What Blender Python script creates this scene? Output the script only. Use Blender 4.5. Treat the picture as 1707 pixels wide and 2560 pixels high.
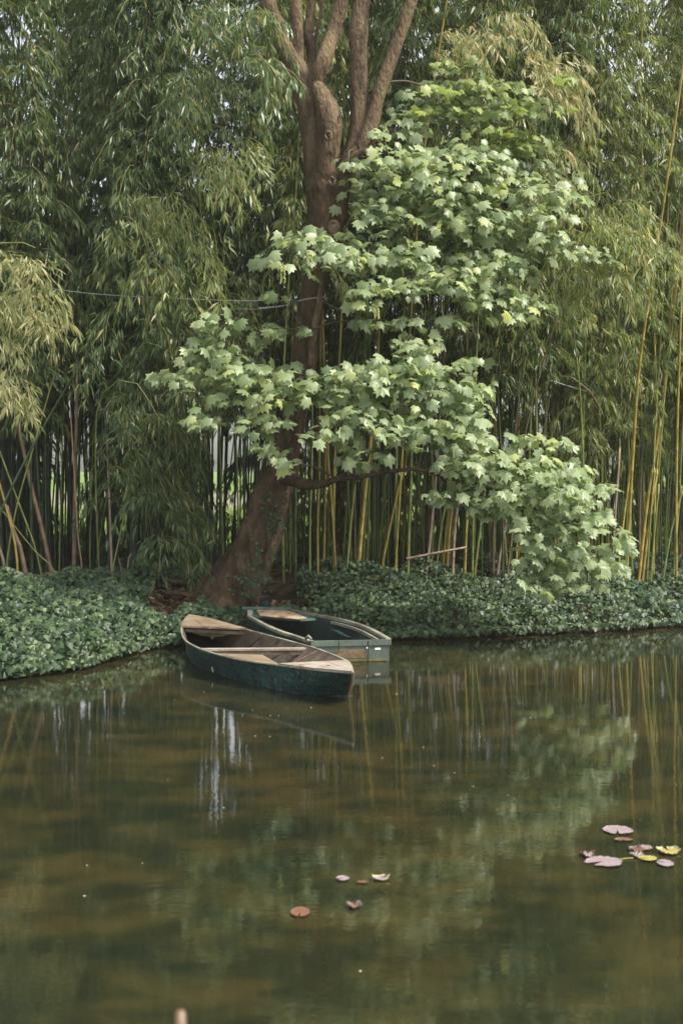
import bpy, math, random
import numpy as np
from mathutils import Vector, Matrix, noise

random.seed(7)
C = bpy.context.scene
for o in list(bpy.data.objects): bpy.data.objects.remove(o)
col = C.collection

# ------------------------------------------------------------------ camera
F = 50/36*2560
PITCH = math.radians(-1.9)
CAM = Vector((0, 0, 2.0))
cd = bpy.data.cameras.new('camera'); cam = bpy.data.objects.new('camera', cd); col.objects.link(cam)
cd.sensor_fit = 'VERTICAL'; cd.sensor_height = 36; cd.lens = 50; cd.clip_end = 900; cd.clip_start = .05
cam.location = CAM; cam.rotation_euler = (math.pi/2+PITCH, 0, 0); C.camera = cam
cd.dof.use_dof = True; cd.dof.focus_distance = 14.5; cd.dof.aperture_fstop = 3.2

# ------------------------------------------------------------------ light
SUN_EL, SUN_AZ = math.radians(54), math.radians(114)     # azimuth measured from +Y towards +X
w = bpy.data.worlds.new('World'); C.world = w; w.use_nodes = True
nt = w.node_tree; nt.nodes.clear()
sky = nt.nodes.new('ShaderNodeTexSky'); sky.sky_type = 'NISHITA'; sky.sun_disc = False
sky.sun_elevation = SUN_EL; sky.sun_rotation = SUN_AZ; sky.air_density = 1.0; sky.dust_density = 3.5; sky.ozone_density = 1.0
bg = nt.nodes.new('ShaderNodeBackground'); bg.inputs[1].default_value = .15
wo = nt.nodes.new('ShaderNodeOutputWorld')
hz = nt.nodes.new('ShaderNodeHueSaturation'); hz.inputs['Saturation'].default_value = .30   # milky, lightly clouded sky
nt.links.new(sky.outputs[0], hz.inputs['Color']); nt.links.new(hz.outputs[0], bg.inputs[0]); nt.links.new(bg.outputs[0], wo.inputs[0])
sd = bpy.data.lights.new('sun', 'SUN'); sd.energy = 2.1; sd.angle = math.radians(9); sd.color = (1, .92, .79)
sun = bpy.data.objects.new('sun', sd); col.objects.link(sun)
sdir = Vector((math.sin(SUN_AZ)*math.cos(SUN_EL), math.cos(SUN_AZ)*math.cos(SUN_EL), math.sin(SUN_EL)))
sun.rotation_euler = sdir.to_track_quat('Z', 'Y').to_euler()
C.view_settings.view_transform = 'Standard'; C.view_settings.look = 'None'
C.view_settings.exposure = 1.2; C.view_settings.gamma = 1; C.view_settings.use_curve_mapping = False
C.render.engine = 'CYCLES'; C.cycles.max_bounces = 9; C.cycles.diffuse_bounces = 6; C.cycles.volume_bounces = 1; C.cycles.glossy_bounces = 3
C.cycles.transmission_bounces = 4; C.cycles.use_denoising = True

# ------------------------------------------------------------------ helpers
def ray(px, py):
    a, b = (px-853.5)/F, (1280-py)/F
    return Vector((a, math.cos(PITCH)-b*math.sin(PITCH)*1.0, math.sin(PITCH)+b*math.cos(PITCH)))
def P(px, py, Y):
    r = ray(px, py); return CAM + r*(Y/r.y)
def D(dx, dy, Y):                     # coordinates measured on the 1568 px wide view
    return P(dx*1.0887, dy*1.0887, Y)
def G(px, py, z):
    r = ray(px, py); return CAM + r*((z-CAM.z)/r.z)

def tag(o, label=None, cat=None, group=None, kind=None):
    if label: o['label'] = label
    if cat: o['category'] = cat
    if group: o['group'] = group
    if kind: o['kind'] = kind
    return o
def thing(name, loc, label, cat, group=None):
    o = bpy.data.objects.new(name, None); col.objects.link(o); o.location = loc
    o.empty_display_size = .1
    return tag(o, label, cat, group)

class MB:
    def __init__(s): s.v = []; s.f = []; s.m = []
    def face(s, pts, m=0):
        n = len(s.v); s.v += [tuple(p) for p in pts]; s.f.append(tuple(range(n, n+len(pts)))); s.m.append(m)
    def prism(s, top, thick, m=0, up=Vector((0, 0, 1))):
        """polygon 'top' extruded against 'up' by thick"""
        n = len(s.v); k = len(top); t = [Vector(p) for p in top]
        s.v += [tuple(p) for p in t]+[tuple(p-up*thick) for p in t]
        s.f.append(tuple(range(n, n+k))); s.f.append(tuple(range(n+2*k-1, n+k-1, -1)))
        for i in range(k):
            j = (i+1) % k; s.f.append((n+i, n+k+i, n+k+j, n+j))
        s.m += [m]*(k+2)
    def tube(s, pts, rad, sides=8, m=0, cap=True, warp=None, flat=1.0):
        pts = [Vector(p) for p in pts]; k = len(pts); n = len(s.v)
        if not hasattr(rad, '__len__'): rad = [rad]*k
        ref = None
        for i, p in enumerate(pts):
            t = (pts[min(i+1, k-1)]-pts[max(i-1, 0)]).normalized()
            if ref is None:
                a = Vector((0, 1, 0)) if abs(t.y) < .9 else Vector((1, 0, 0))
                ref = (a-t*a.dot(t)).normalized()
            else: ref = (ref-t*ref.dot(t)).normalized()
            b = t.cross(ref)
            for q in range(sides):
                th = 2*math.pi*q/sides
                r = rad[i]
                d = ref*math.cos(th)*flat + b*math.sin(th)
                if warp: r = r*warp(p+d*r, th, i)
                s.v.append(tuple(p+d*r))
        for i in range(k-1):
            for q in range(sides):
                q2 = (q+1) % sides
                s.f.append((n+i*sides+q, n+i*sides+q2, n+(i+1)*sides+q2, n+(i+1)*sides+q)); s.m.append(m)
        if cap:
            s.f.append(tuple(n+q for q in range(sides-1, -1, -1))); s.m.append(m)
            s.f.append(tuple(n+(k-1)*sides+q for q in range(sides))); s.m.append(m)
    def beam(s, a, b, wv, h, m=0):
        """bar from a to b, half-width vector wv, height h below the line"""
        a, b, wv = Vector(a), Vector(b), Vector(wv)
        s.prism([a-wv, b-wv, b+wv, a+wv], h, m)
    def build(s, name, mats, parent=None, smooth=False, bevel=0):
        me = bpy.data.meshes.new(name)
        off = parent_loc(parent)
        me.from_pydata([(x-off.x, y-off.y, z-off.z) for x, y, z in s.v], [], s.f)
        if not isinstance(mats, (list, tuple)): mats = [mats]
        for q in mats: me.materials.append(q)
        me.polygons.foreach_set('material_index', s.m)
        if smooth: me.polygons.foreach_set('use_smooth', [True]*len(s.f))
        me.update()
        o = bpy.data.objects.new(name, me); col.objects.link(o)
        if parent: o.parent = parent
        if bevel:
            b = o.modifiers.new('bevel', 'BEVEL'); b.width = bevel; b.segments = 2; b.limit_method = 'ANGLE'
        return o
def parent_loc(p):
    v = Vector((0, 0, 0))
    while p is not None: v += p.location; p = p.parent
    return v

def tri_mesh(name, verts, nper, tris, mats, midx=None, smooth=False):
    """verts (N,nper,3) numpy, tris = list of local triangles/polys"""
    N = len(verts); me = bpy.data.meshes.new(name)
    base = (np.arange(N)*nper)[:, None, None]
    t = np.array(tris)[None]+base
    k = t.shape[2]; t = t.reshape(-1, k)
    me.vertices.add(N*nper); me.vertices.foreach_set('co', verts.reshape(-1).astype(np.float32))
    me.loops.add(t.size); me.loops.foreach_set('vertex_index', t.reshape(-1).astype(np.int32))
    me.polygons.add(len(t))
    me.polygons.foreach_set('loop_start', (np.arange(len(t))*k).astype(np.int32))
    me.polygons.foreach_set('loop_total', np.full(len(t), k, np.int32))
    for q in mats: me.materials.append(q)
    if midx is not None: me.polygons.foreach_set('material_index', np.repeat(midx, len(tris)).astype(np.int32))
    if smooth: me.polygons.foreach_set('use_smooth', np.ones(len(t), bool))
    me.update(calc_edges=True); me.validate()
    return me
def nrm(a): return a/np.maximum(np.linalg.norm(a, axis=-1, keepdims=True), 1e-9)

# ------------------------------------------------------------------ materials
def nodes(name):
    m = bpy.data.materials.new(name); m.use_nodes = True; t = m.node_tree; t.nodes.clear()
    o = t.nodes.new('ShaderNodeOutputMaterial'); return m, t, o
def ramp(t, stops):
    r = t.nodes.new('ShaderNodeValToRGB'); e = r.color_ramp.elements
    while len(e) > 1: e.remove(e[-1])
    e[0].position = stops[0][0]; e[0].color = (*stops[0][1], 1)
    for p, c in stops[1:]:
        q = e.new(p); q.color = (*c, 1)
    return r
def surf(name, stops, scale=8, stretch=(1, 1, 1), rough=.7, bump=.3, bscale=None, spec=.3, detail=6, dist=.02, extra=None):
    m, t, o = nodes(name); L = t.links.new
    tc = t.nodes.new('ShaderNodeTexCoord'); mp = t.nodes.new('ShaderNodeMapping'); mp.inputs['Scale'].default_value = stretch
    L(tc.outputs['Object'], mp.inputs[0])
    n = t.nodes.new('ShaderNodeTexNoise'); n.inputs['Scale'].default_value = scale; n.inputs['Detail'].default_value = detail; n.inputs['Roughness'].default_value = .65
    L(mp.outputs[0], n.inputs[0]); r = ramp(t, stops); L(n.outputs[0], r.inputs[0])
    b = t.nodes.new('ShaderNodeBsdfPrincipled'); L(r.outputs[0], b.inputs['Base Color'])
    b.inputs['Roughness'].default_value = rough; b.inputs['Specular IOR Level'].default_value = spec
    n2 = t.nodes.new('ShaderNodeTexNoise'); n2.inputs['Scale'].default_value = bscale or scale*3; n2.inputs['Detail'].default_value = 8
    L(mp.outputs[0], n2.inputs[0])
    bp = t.nodes.new('ShaderNodeBump'); bp.inputs['Strength'].default_value = bump; bp.inputs['Distance'].default_value = dist
    L(n2.outputs[0], bp.inputs['Height']); L(bp.outputs[0], b.inputs['Normal']); L(b.outputs[0], o.inputs[0])
    return m
def leafmat(name, stops, trans=.3, rough=.42, spec=.5, sheen=0.0):
    m, t, o = nodes(name); L = t.links.new
    g = t.nodes.new('ShaderNodeNewGeometry'); oi = t.nodes.new('ShaderNodeObjectInfo')
    a = t.nodes.new('ShaderNodeMath'); a.operation = 'MULTIPLY_ADD'
    L(oi.outputs['Random'], a.inputs[0]); a.inputs[1].default_value = .14; a.inputs[2].default_value = -.07
    a2 = t.nodes.new('ShaderNodeMath'); a2.operation = 'ADD'; a2.use_clamp = True
    L(a.outputs[0], a2.inputs[0]); L(g.outputs['Random Per Island'], a2.inputs[1])
    r = ramp(t, stops); L(a2.outputs[0], r.inputs[0])
    b = t.nodes.new('ShaderNodeBsdfPrincipled'); L(r.outputs[0], b.inputs['Base Color'])
    b.inputs['Roughness'].default_value = rough; b.inputs['Specular IOR Level'].default_value = spec
    tr = t.nodes.new('ShaderNodeBsdfTranslucent')
    hs = t.nodes.new('ShaderNodeHueSaturation'); hs.inputs['Saturation'].default_value = 1.15; hs.inputs['Value'].default_value = 1.5; hs.inputs['Hue'].default_value = .485
    L(r.outputs[0], hs.inputs['Color']); L(hs.outputs[0], tr.inputs[0])
    mx = t.nodes.new('ShaderNodeMixShader'); mx.inputs[0].default_value = trans
    L(b.outputs[0], mx.inputs[1]); L(tr.outputs[0], mx.inputs[2]); L(mx.outputs[0], o.inputs[0])
    return m

M = {}
M['maple'] = leafmat('maple_leaf', [(0, (.14, .205, .085)), (.5, (.25, .32, .155)), (.85, (.35, .42, .23)), (1, (.42, .47, .18))], .42, .40, .6)
M['maple_top'] = leafmat('maple_leaf_young', [(0, (.15, .22, .07)), (.5, (.24, .31, .095)), (1, (.34, .39, .12))], .4, .45, .5)
M['bam'] = leafmat('bamboo_leaf', [(0, (.045, .085, .028)), (.5, (.085, .14, .045)), (.88, (.135, .19, .06)), (.97, (.20, .225, .07)), (1, (.40, .34, .14))], .42, .34, .6)
M['bam_pale_lit'] = leafmat('bamboo_leaf_pale_lit', [(0, (.10, .15, .05)), (.5, (.19, .245, .08)), (.85, (.27, .31, .11)), (1, (.50, .44, .18))], .48, .33, .6)  # pale leaf; brightness of the sunlit right grove is also put in
M['bam_yellow'] = leafmat('bamboo_leaf_yellow', [(0, (.15, .19, .07)), (.5, (.27, .29, .12)), (.85, (.42, .40, .19)), (1, (.62, .50, .30))], .45, .45, .5)
M['twig'] = surf('bamboo_twig', [(.3, (.14, .15, .04)), (.7, (.26, .22, .07))], 3, bump=0)
def culmmat(name, a, b, c):
    return surf(name, [(.3, a), (.55, b), (.75, c)], 2.2, (3, 3, .8), .42, .15, 30, .45)
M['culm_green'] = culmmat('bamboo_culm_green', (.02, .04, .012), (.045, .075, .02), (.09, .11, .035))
M['culm_shaded'] = culmmat('bamboo_culm_green_shaded', (.010, .020, .007), (.022, .038, .012), (.045, .06, .02))  # green cane colour darkened to carry the left grove's shade
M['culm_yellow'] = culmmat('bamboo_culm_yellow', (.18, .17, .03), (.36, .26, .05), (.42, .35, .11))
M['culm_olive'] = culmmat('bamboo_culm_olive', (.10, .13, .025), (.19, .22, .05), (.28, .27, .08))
M['culm_brown'] = culmmat('bamboo_culm_dead_brown', (.12, .075, .04), (.22, .14, .085), (.32, .21, .14))
M['culm_pink'] = culmmat('bamboo_culm_dead_pinkish', (.20, .13, .095), (.30, .21, .16), (.38, .30, .24))
M['bark'] = surf('maple_bark', [(.28, (.030, .019, .012)), (.42, (.08, .056, .034)), (.54, (.165, .112, .066)), (.64, (.125, .11, .05)), (.74, (.28, .21, .14))], 5, (1, 1, .4), .8, .9, 30, .2, 8, .05)
M['bark_shaded'] = surf('maple_bark_shaded', [(.3, (.035, .024, .014)), (.5, (.085, .056, .034)), (.64, (.15, .10, .06)), (.78, (.12, .12, .055))], 9, (1, 1, .45), .9, .9, 22, .12, 8, .04)  # darker copy of the bark, with the trunk's shade put into the colour
M['bark_scar'] = surf('bark_scar', [(.35, (.06, .04, .025)), (.5, (.15, .10, .06)), (.68, (.27, .19, .12))], 12, (1, 1, .5), .85, .5)
M['hole'] = surf('knot_hole_shade', [(.3, (.006, .005, .004)), (.7, (.015, .011, .008))], 12, bump=0)  # near-black for solid plugs, standing in for the shade inside knot holes
M['twig_dark'] = surf('maple_twig', [(.3, (.05, .04, .022)), (.7, (.11, .085, .045))], 9, bump=.2)
M['ivy'] = leafmat('ivy_leaf', [(0, (.012, .030, .012)), (.4, (.028, .058, .021)), (.8, (.062, .105, .038)), (.97, (.125, .175, .06)), (1, (.42, .40, .10))], .2, .45, .4)
M['soil'] = surf('bank_soil', [(.3, (.03, .02, .012)), (.55, (.075, .048, .028)), (.75, (.15, .10, .06))], 6, rough=.95, bump=.8, spec=.1)
M['petal'] = surf('petal', [(.3, (.36, .34, .20)), (.7, (.52, .50, .34))], 5, bump=0)

# ground: soil near the pond, grass meadow behind the grove, pale gravel path further off
def ground_mat():
    m, t, o = nodes('ground'); L = t.links.new
    tc = t.nodes.new('ShaderNodeTexCoord'); sp = t.nodes.new('ShaderNodeSeparateXYZ'); L(tc.outputs['Object'], sp.inputs[0])
    n = t.nodes.new('ShaderNodeTexNoise'); n.inputs['Scale'].default_value = 5; n.inputs['Detail'].default_value = 9; L(tc.outputs['Object'], n.inputs[0])
    soil = ramp(t, [(.3, (.012, .010, .006)), (.5, (.05, .034, .02)), (.7, (.11, .075, .045))]); L(n.outputs[0], soil.inputs[0])
    grass = ramp(t, [(.3, (.07, .13, .03)), (.5, (.12, .20, .045)), (.7, (.19, .26, .07))]); L(n.outputs[0], grass.inputs[0])
    path = ramp(t, [(.3, (.16, .17, .10)), (.7, (.22, .22, .14))]); L(n.outputs[0], path.inputs[0])
    def edge(v, wd):
        a = t.nodes.new('ShaderNodeMath'); a.operation = 'MULTIPLY_ADD'; L(n.outputs[0], a.inputs[0]); a.inputs[1].default_value = 2.5; L(sp.outputs[1], a.inputs[2])
        r = t.nodes.new('ShaderNodeMapRange'); r.inputs[1].default_value = v; r.inputs[2].default_value = v+wd; L(a.outputs[0], r.inputs[0]); return r
    m1 = t.nodes.new('ShaderNodeMixRGB'); L(edge(26.5, 1.5).outputs[0], m1.inputs[0]); L(soil.outputs[0], m1.inputs[1]); L(grass.outputs[0], m1.inputs[2])
    m2 = t.nodes.new('ShaderNodeMixRGB'); L(edge(45, .7).outputs[0], m2.inputs[0]); L(m1.outputs[0], m2.inputs[1]); L(path.outputs[0], m2.inputs[2])
    m3 = t.nodes.new('ShaderNodeMixRGB'); L(edge(78, .7).outputs[0], m3.inputs[0]); L(m2.outputs[0], m3.inputs[1]); L(grass.outputs[0], m3.inputs[2])
    b = t.nodes.new('ShaderNodeBsdfPrincipled'); b.inputs['Roughness'].default_value = .95; b.inputs['Specular IOR Level'].default_value = .1
    L(m3.outputs[0], b.inputs['Base Color'])
    n2 = t.nodes.new('ShaderNodeTexNoise'); n2.inputs['Scale'].default_value = 22; n2.inputs['Detail'].default_value = 8; L(tc.outputs['Object'], n2.inputs[0])
    bp = t.nodes.new('ShaderNodeBump'); bp.inputs['Distance'].default_value = .04; L(n2.outputs[0], bp.inputs['Height']); L(bp.outputs[0], b.inputs['Normal'])
    L(b.outputs[0], o.inputs[0]); return m
def water_mat():
    m, t, o = nodes('pond_water'); L = t.links.new
    tc = t.nodes.new('ShaderNodeTexCoord')
    def nz(scale, st, det=4, rough=.55):
        mp = t.nodes.new('ShaderNodeMapping'); mp.inputs['Scale'].default_value = st; L(tc.outputs['Object'], mp.inputs[0])
        n = t.nodes.new('ShaderNodeTexNoise'); n.inputs['Scale'].default_value = scale; n.inputs['Detail'].default_value = det; n.inputs['Roughness'].default_value = rough
        L(mp.outputs[0], n.inputs[0]); return n
    big = nz(.5, (1, .8, 1), 3); mid = nz(2.4, (.8, 1.05, 1), 7, .62)
    ad = t.nodes.new('ShaderNodeMath'); ad.operation = 'MULTIPLY_ADD'; L(mid.outputs[0], ad.inputs[0]); ad.inputs[1].default_value = .6
    mu = t.nodes.new('ShaderNodeMath'); mu.operation = 'MULTIPLY'; L(big.outputs[0], mu.inputs[0]); mu.inputs[1].default_value = .4
    L(mu.outputs[0], ad.inputs[2])
    r = ramp(t, [(.36, (.007, .012, .007)), (.47, (.016, .018, .008)), (.56, (.031, .027, .010)), (.68, (.047, .036, .013))]); L(ad.outputs[0], r.inputs[0])
    b = t.nodes.new('ShaderNodeBsdfPrincipled'); L(r.outputs[0], b.inputs['Base Color'])
    b.inputs['Roughness'].default_value = .0; b.inputs['IOR'].default_value = 1.333; b.inputs['Specular IOR Level'].default_value = .5
    w1 = nz(2.2, (1, 1.6, 1), 3, .5); w2 = nz(16, (1, 1.5, 1), 3, .5)
    b1 = t.nodes.new('ShaderNodeBump'); b1.inputs['Strength'].default_value = 1; b1.inputs['Distance'].default_value = .0009; L(w1.outputs[0], b1.inputs['Height'])
    b2 = t.nodes.new('ShaderNodeBump'); b2.inputs['Strength'].default_value = 1; b2.inputs['Distance'].default_value = .00032; L(w2.outputs[0], b2.inputs['Height']); L(b1.outputs[0], b2.inputs['Normal'])
    L(b2.outputs[0], b.inputs['Normal']); L(b.outputs[0], o.inputs[0]); return m

# ------------------------------------------------------------------ terrain and water
WX = [-60, -14, -8, -5, -3.9, -3.16, -2.48, -2.05, -1.75, -1.2, -.75, -.2, .2, .53, 1.2, 2.1, 3.1, 4.2, 6, 10, 20, 60]
WY = [6.0, 8.5, 10.5, 11.9, 12.5, 13.1, 13.9, 15.3, 15.85, 16.45, 16.7, 16.6, 16.3, 16.15, 16.3, 16.6, 17.0, 17.5, 18.0, 18.5, 18.5, 18]
def yw(x):
    return np.interp(x, WX, WY)+.05*np.sin(np.asarray(x)*5.1)+.03*np.sin(np.asarray(x)*11.7+1)
def H(x, y):
    x = np.asarray(x, float); y = np.asarray(y, float); e = (y-yw(x))*np.where(x < -1.9, .62, .95)
    h = np.interp(e, [-3, -.5, -.02, .12, .35, .8, 1.8, 3.2, 200], [-1.2, -.5, -.12, .06, .13, .22, .36, .48, .5])
    b = .035*np.sin(x*2.3+y*1.1)+.03*np.sin(x*1.3-y*2.7+2)+.02*np.sin(x*5.7+y*4.3)
    return h+b*np.clip(e, 0, 1)
xs = np.concatenate([np.linspace(-60, -9, 12)[:-1], np.linspace(-9, 9, 150), np.linspace(9, 60, 12)[1:]])
ys = np.concatenate([np.linspace(6, 12, 12)[:-1], np.linspace(12, 24, 110), np.linspace(24, 60, 24)[1:], np.array([80, 120, 200, 300])])
XX, YY = np.meshgrid(xs, ys); ZZ = H(XX, YY)
ZZ = np.where(YY > 79, .5, ZZ)
XX = XX*np.where(YY > 79, YY/60, 1)
nx, ny = len(xs), len(ys)
vv = np.stack([XX, YY, ZZ], -1).reshape(-1, 3)
me = bpy.data.meshes.new('ground')
ff = [(j*nx+i, j*nx+i+1, (j+1)*nx+i+1, (j+1)*nx+i) for j in range(ny-1) for i in range(nx-1)]
me.from_pydata(vv.tolist(), [], ff); me.materials.append(ground_mat()); me.polygons.foreach_set('use_smooth', [True]*len(ff))
g = bpy.data.objects.new('ground', me); col.objects.link(g); tag(g, kind='structure')
wb = MB(); wb.face([(-60, -30, 0), (60, -30, 0), (60, 20, 0), (-60, 20, 0)])
wt = wb.build('water', water_mat()); tag(wt, kind='structure')

# thin haze veil over pond and grove, added partly to lift dark tones
hb = MB(); a_, b_, c_ = 330, 330, 14.5
q_ = [(-a_, -60, -2.2), (a_, -60, -2.2), (a_, b_, -2.2), (-a_, b_, -2.2), (-a_, -60, c_), (a_, -60, c_), (a_, b_, c_), (-a_, b_, c_)]
hb.v = q_; hb.f = [(3, 2, 1, 0), (4, 5, 6, 7), (0, 1, 5, 4), (1, 2, 6, 5), (2, 3, 7, 6), (3, 0, 4, 7)]; hb.m = [0]*6
hm, ht, ho = nodes('haze'); pv = ht.nodes.new('ShaderNodeVolumePrincipled'); pv.inputs['Color'].default_value = (.93, .95, .88, 1)
pv.inputs['Density'].default_value = .0007; pv.inputs['Anisotropy'].default_value = .2; ht.links.new(pv.outputs[0], ho.inputs['Volume'])
hz_ = hb.build('haze', hm); tag(hz_, kind='stuff')

# ------------------------------------------------------------------ bamboo
rng = np.random.default_rng(11)
def leaf_rhomb(pos, dr, L, W, rng, down=.0):
    """slender folded blades (N,4,3)"""
    N = len(pos); dr = nrm(dr)
    side = nrm(np.cross(dr, nrm(rng.normal(size=(N, 3))*[1, 1, .5])))
    up = nrm(np.cross(side, dr))
    up = up*np.sign(up[:, 2:3]+1e-6)
    L = L[:, None]; W = W[:, None]
    a = pos; m = pos+dr*L*.45+up*W*.15; tip = pos+dr*L+np.array([0, 0, -1.])*L*.12
    return np.stack([a, m-side*W*.5-up*W*.2, tip, m+side*W*.5-up*W*.2], 1)
def plume(p0, hd, L, rise, droop, ntw, nl, rng, leafL=.13, tw=None):
    """an arching leafy branch; returns leaf base positions and directions"""
    t = np.linspace(.12, 1, ntw)
    hd = np.array([hd[0], hd[1], 0.]); z = np.array([0, 0, 1.])
    c = p0+hd*L*(t[:, None]-.15*t[:, None]**2)+z*(L*(rise*t-droop*t**2))[:, None]
    tan = hd*(1-.3*t)[:, None]+z*(rise-2*droop*t)[:, None]; tan = nrm(tan)
    if tw is not None:
        k = [p0]+[c[i] for i in range(0, ntw, max(1, ntw//4))]+[c[-1]]; tw.append(k)
    sgn = np.where(np.arange(ntw) % 2 == 0, 1., -1.)[:, None]
    lat = np.cross(tan, z); lat = nrm(lat)*sgn
    tl = (rng.uniform(.06, .26, ntw)*(1.15-t*.6))[:, None]
    sub = c+lat*tl+tan*tl*.6-z*tl*.55
    f = rng.uniform(.25, 1, (ntw, nl, 1))
    pos = c[:, None]*(1-f)+sub[:, None]*f+rng.normal(size=(ntw, nl, 3))*.012
    d = lat[:, None]*rng.normal(.35, .45, (ntw, nl, 1))+tan[:, None]*rng.uniform(.1, .9, (ntw, nl, 1))+rng.normal(size=(ntw, nl, 3))*.22-z*rng.uniform(.35, 1.3, (ntw, nl, 1))
    return pos.reshape(-1, 3), d.reshape(-1, 3)
def foliage_mesh(name, pos, dr, leafL, rng, leaf_mat, twigs, twr=.004):
    N = len(pos); L = leafL*rng.uniform(.6, 1.25, N)
    v = leaf_rhomb(pos, dr, L, L*rng.uniform(.13, .20, N), rng)
    me = tri_mesh(name, v, 4, [(0, 1, 2), (0, 2, 3)], [leaf_mat, M['twig']])
    # twig stems: three-sided tubes
    tv, tf = [], []
    for k in twigs:
        n0 = len(tv)
        for i, p in enumerate(k):
            r = twr*(1-.7*i/len(k))
            for q in range(3): tv.append((p[0]+r*math.cos(q*2.09), p[1]+r*math.sin(q*2.09), p[2]+(r*.7 if q == 0 else -r*.7)))
        for i in range(len(k)-1):
            for q in range(3):
                a, b = n0+i*3+q, n0+i*3+(q+1) % 3; tf.append((a, b, b+3, a+3))
    tm = bpy.data.meshes.new(name+'_twigs'); tm.from_pydata(tv, [], tf); tm.materials.append(leaf_mat); tm.materials.append(M['twig'])
    tm.polygons.foreach_set('material_index', [1]*len(tf))
    import bmesh
    bm = bmesh.new(); bm.from_mesh(me); bm.from_mesh(tm); bm.to_mesh(me); bm.free(); bpy.data.meshes.remove(tm)
    return me
def culm_tube(mb, path, r0, r1, node=.27, sides=7):
    """bamboo cane with swollen joints along a smooth path"""
    path = [Vector(p) for p in path]; seg = [0]
    for a, b in zip(path, path[1:]): seg.append(seg[-1]+(b-a).length)
    T = seg[-1]
    def at(s):
        s = min(max(s, 0), T)
        for i in range(len(seg)-1):
            if s <= seg[i+1]+1e-9: return path[i].lerp(path[i+1], (s-seg[i])/(seg[i+1]-seg[i]))
        return path[-1]
    pts, rad = [], []; s = 0; k = 0
    while s < T:
        r = r0+(r1-r0)*s/T
        pts += [at(s), at(s+.012), at(s+.024)]; rad += [r, r*1.16, r]
        s += node*(.8+.4*min(1, k/6)); k += 1
    pts.append(at(T)); rad.append(r1)
    mb.tube(pts, rad, sides, cap=False)
def bezier(p, n=10):
    p = [Vector(q) for q in p]; out = []
    for i in range(len(p)-1):
        a = p[max(i-1, 0)]; b = p[i]; c = p[i+1]; d = p[min(i+2, len(p)-1)]
        for k in range(n):
            t = k/n
            out.append(.5*((2*b)+(c-a)*t+(2*a-5*b+4*c-d)*t*t+(3*b-a-3*c+d)*t**3))
    out.append(p[-1]); return out

# shared meshes: canes of full plants and their leaves
def variant(h0, seed, top=10.2, bias=(0, -1), leaf='bam', leafL=.13, dens=1.0, lean=1.0):
    r = np.random.default_rng(seed)
    la = r.uniform(0, 6.28); lx, ly = math.cos(la)*.35*lean, math.sin(la)*.35*lean
    path = [Vector((lx*(z/7)**2+.03*math.sin(z*1.1+seed), ly*(z/7)**2-.5*(max(z-5, 0)/5)**2+.03*math.cos(z*.9+seed), z)) for z in np.linspace(-.2, top, 24)]
    mb = MB(); culm_tube(mb, path, .019, .006)
    cm = bpy.data.meshes.new('culm'); cm.from_pydata(mb.v, [], mb.f); cm.polygons.foreach_set('use_smooth', [True]*len(mb.f)); cm.materials.append(M['culm_green'])
    pos, dr, tw = [], [], []
    z = h0; k = 0
    while z < top:
        i = min(int((z+.2)/(top+.2)*23), 22); p = np.array(path[i].lerp(path[i+1], .5)); p[2] = z
        for q in range(3):
            a = k*2.4+q*2.1+r.uniform(-.6, .6)
            hd = np.array([math.cos(a)+bias[0]*.35, math.sin(a)+bias[1]*.35]); hd /= np.linalg.norm(hd)
            L = r.uniform(.45, 1.05)*(1 if z < 7 else .8)
            a1, a2 = plume(p, hd, L, r.uniform(.3, .8), r.uniform(.7, 1.35), 10, 8, r, tw=tw)
            pos.append(a1); dr.append(a2)
        z += r.uniform(.24, .42)/dens; k += 1
    fm = foliage_mesh('foliage', np.concatenate(pos), np.concatenate(dr), leafL, r, M[leaf], tw)
    return cm, fm
VAR = {}
for key, h0, lf in (('low', 1.0, 'bam'), ('midl', 2.2, 'bam'), ('midlp', 2.0, 'bam_pale_lit'), ('mid', 2.7, 'bam'), ('high', 3.9, 'bam'), ('midp', 2.7, 'bam_pale_lit'), ('highp', 3.7, 'bam_pale_lit')):
    VAR[key] = [variant(h0+.25*s, 100*len(key)+int(h0*10)+s*7, leaf=lf) for s in range(3)]
culm_mats = ['culm_green', 'culm_green', 'culm_olive', 'culm_yellow']
BARE = []
for s in range(5):
    mb = MB(); r = random.Random(s)
    la = r.uniform(0, 6.28); mg = r.uniform(.05, .5)
    culm_tube(mb, [(math.cos(la)*mg*(z/6)+.02*math.sin(z*1.3+s), math.sin(la)*mg*(z/6), z) for z in np.linspace(-.2, 6.5, 14)], .015, .010, sides=6)
    BARE.append(mb)
culm_cache = {}
def culm_mesh_for(mesh_or_key, matkey):
    k = (mesh_or_key if isinstance(mesh_or_key, str) else mesh_or_key.name, matkey)
    if k not in culm_cache:
        m2 = mesh_or_key.copy(); m2.materials.clear(); m2.materials.append(M[matkey]); culm_cache[k] = m2
    return culm_cache[k]
bare_mesh = []
for mb in BARE:
    m2 = bpy.data.meshes.new('culm'); m2.from_pydata(mb.v, [], mb.f); m2.polygons.foreach_set('use_smooth', [True]*len(mb.f)); m2.materials.append(M['culm_green']); bare_mesh.append(m2)
GROUP_L = 'bamboo plants left of the leaning maple'; GROUP_R = 'bamboo plants right of the leaning maple'
def link(name, mesh, parent, kind=None):
    o = bpy.data.objects.new(name, mesh); col.objects.link(o); o.parent = parent
    if kind: o['kind'] = kind
    return o
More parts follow.
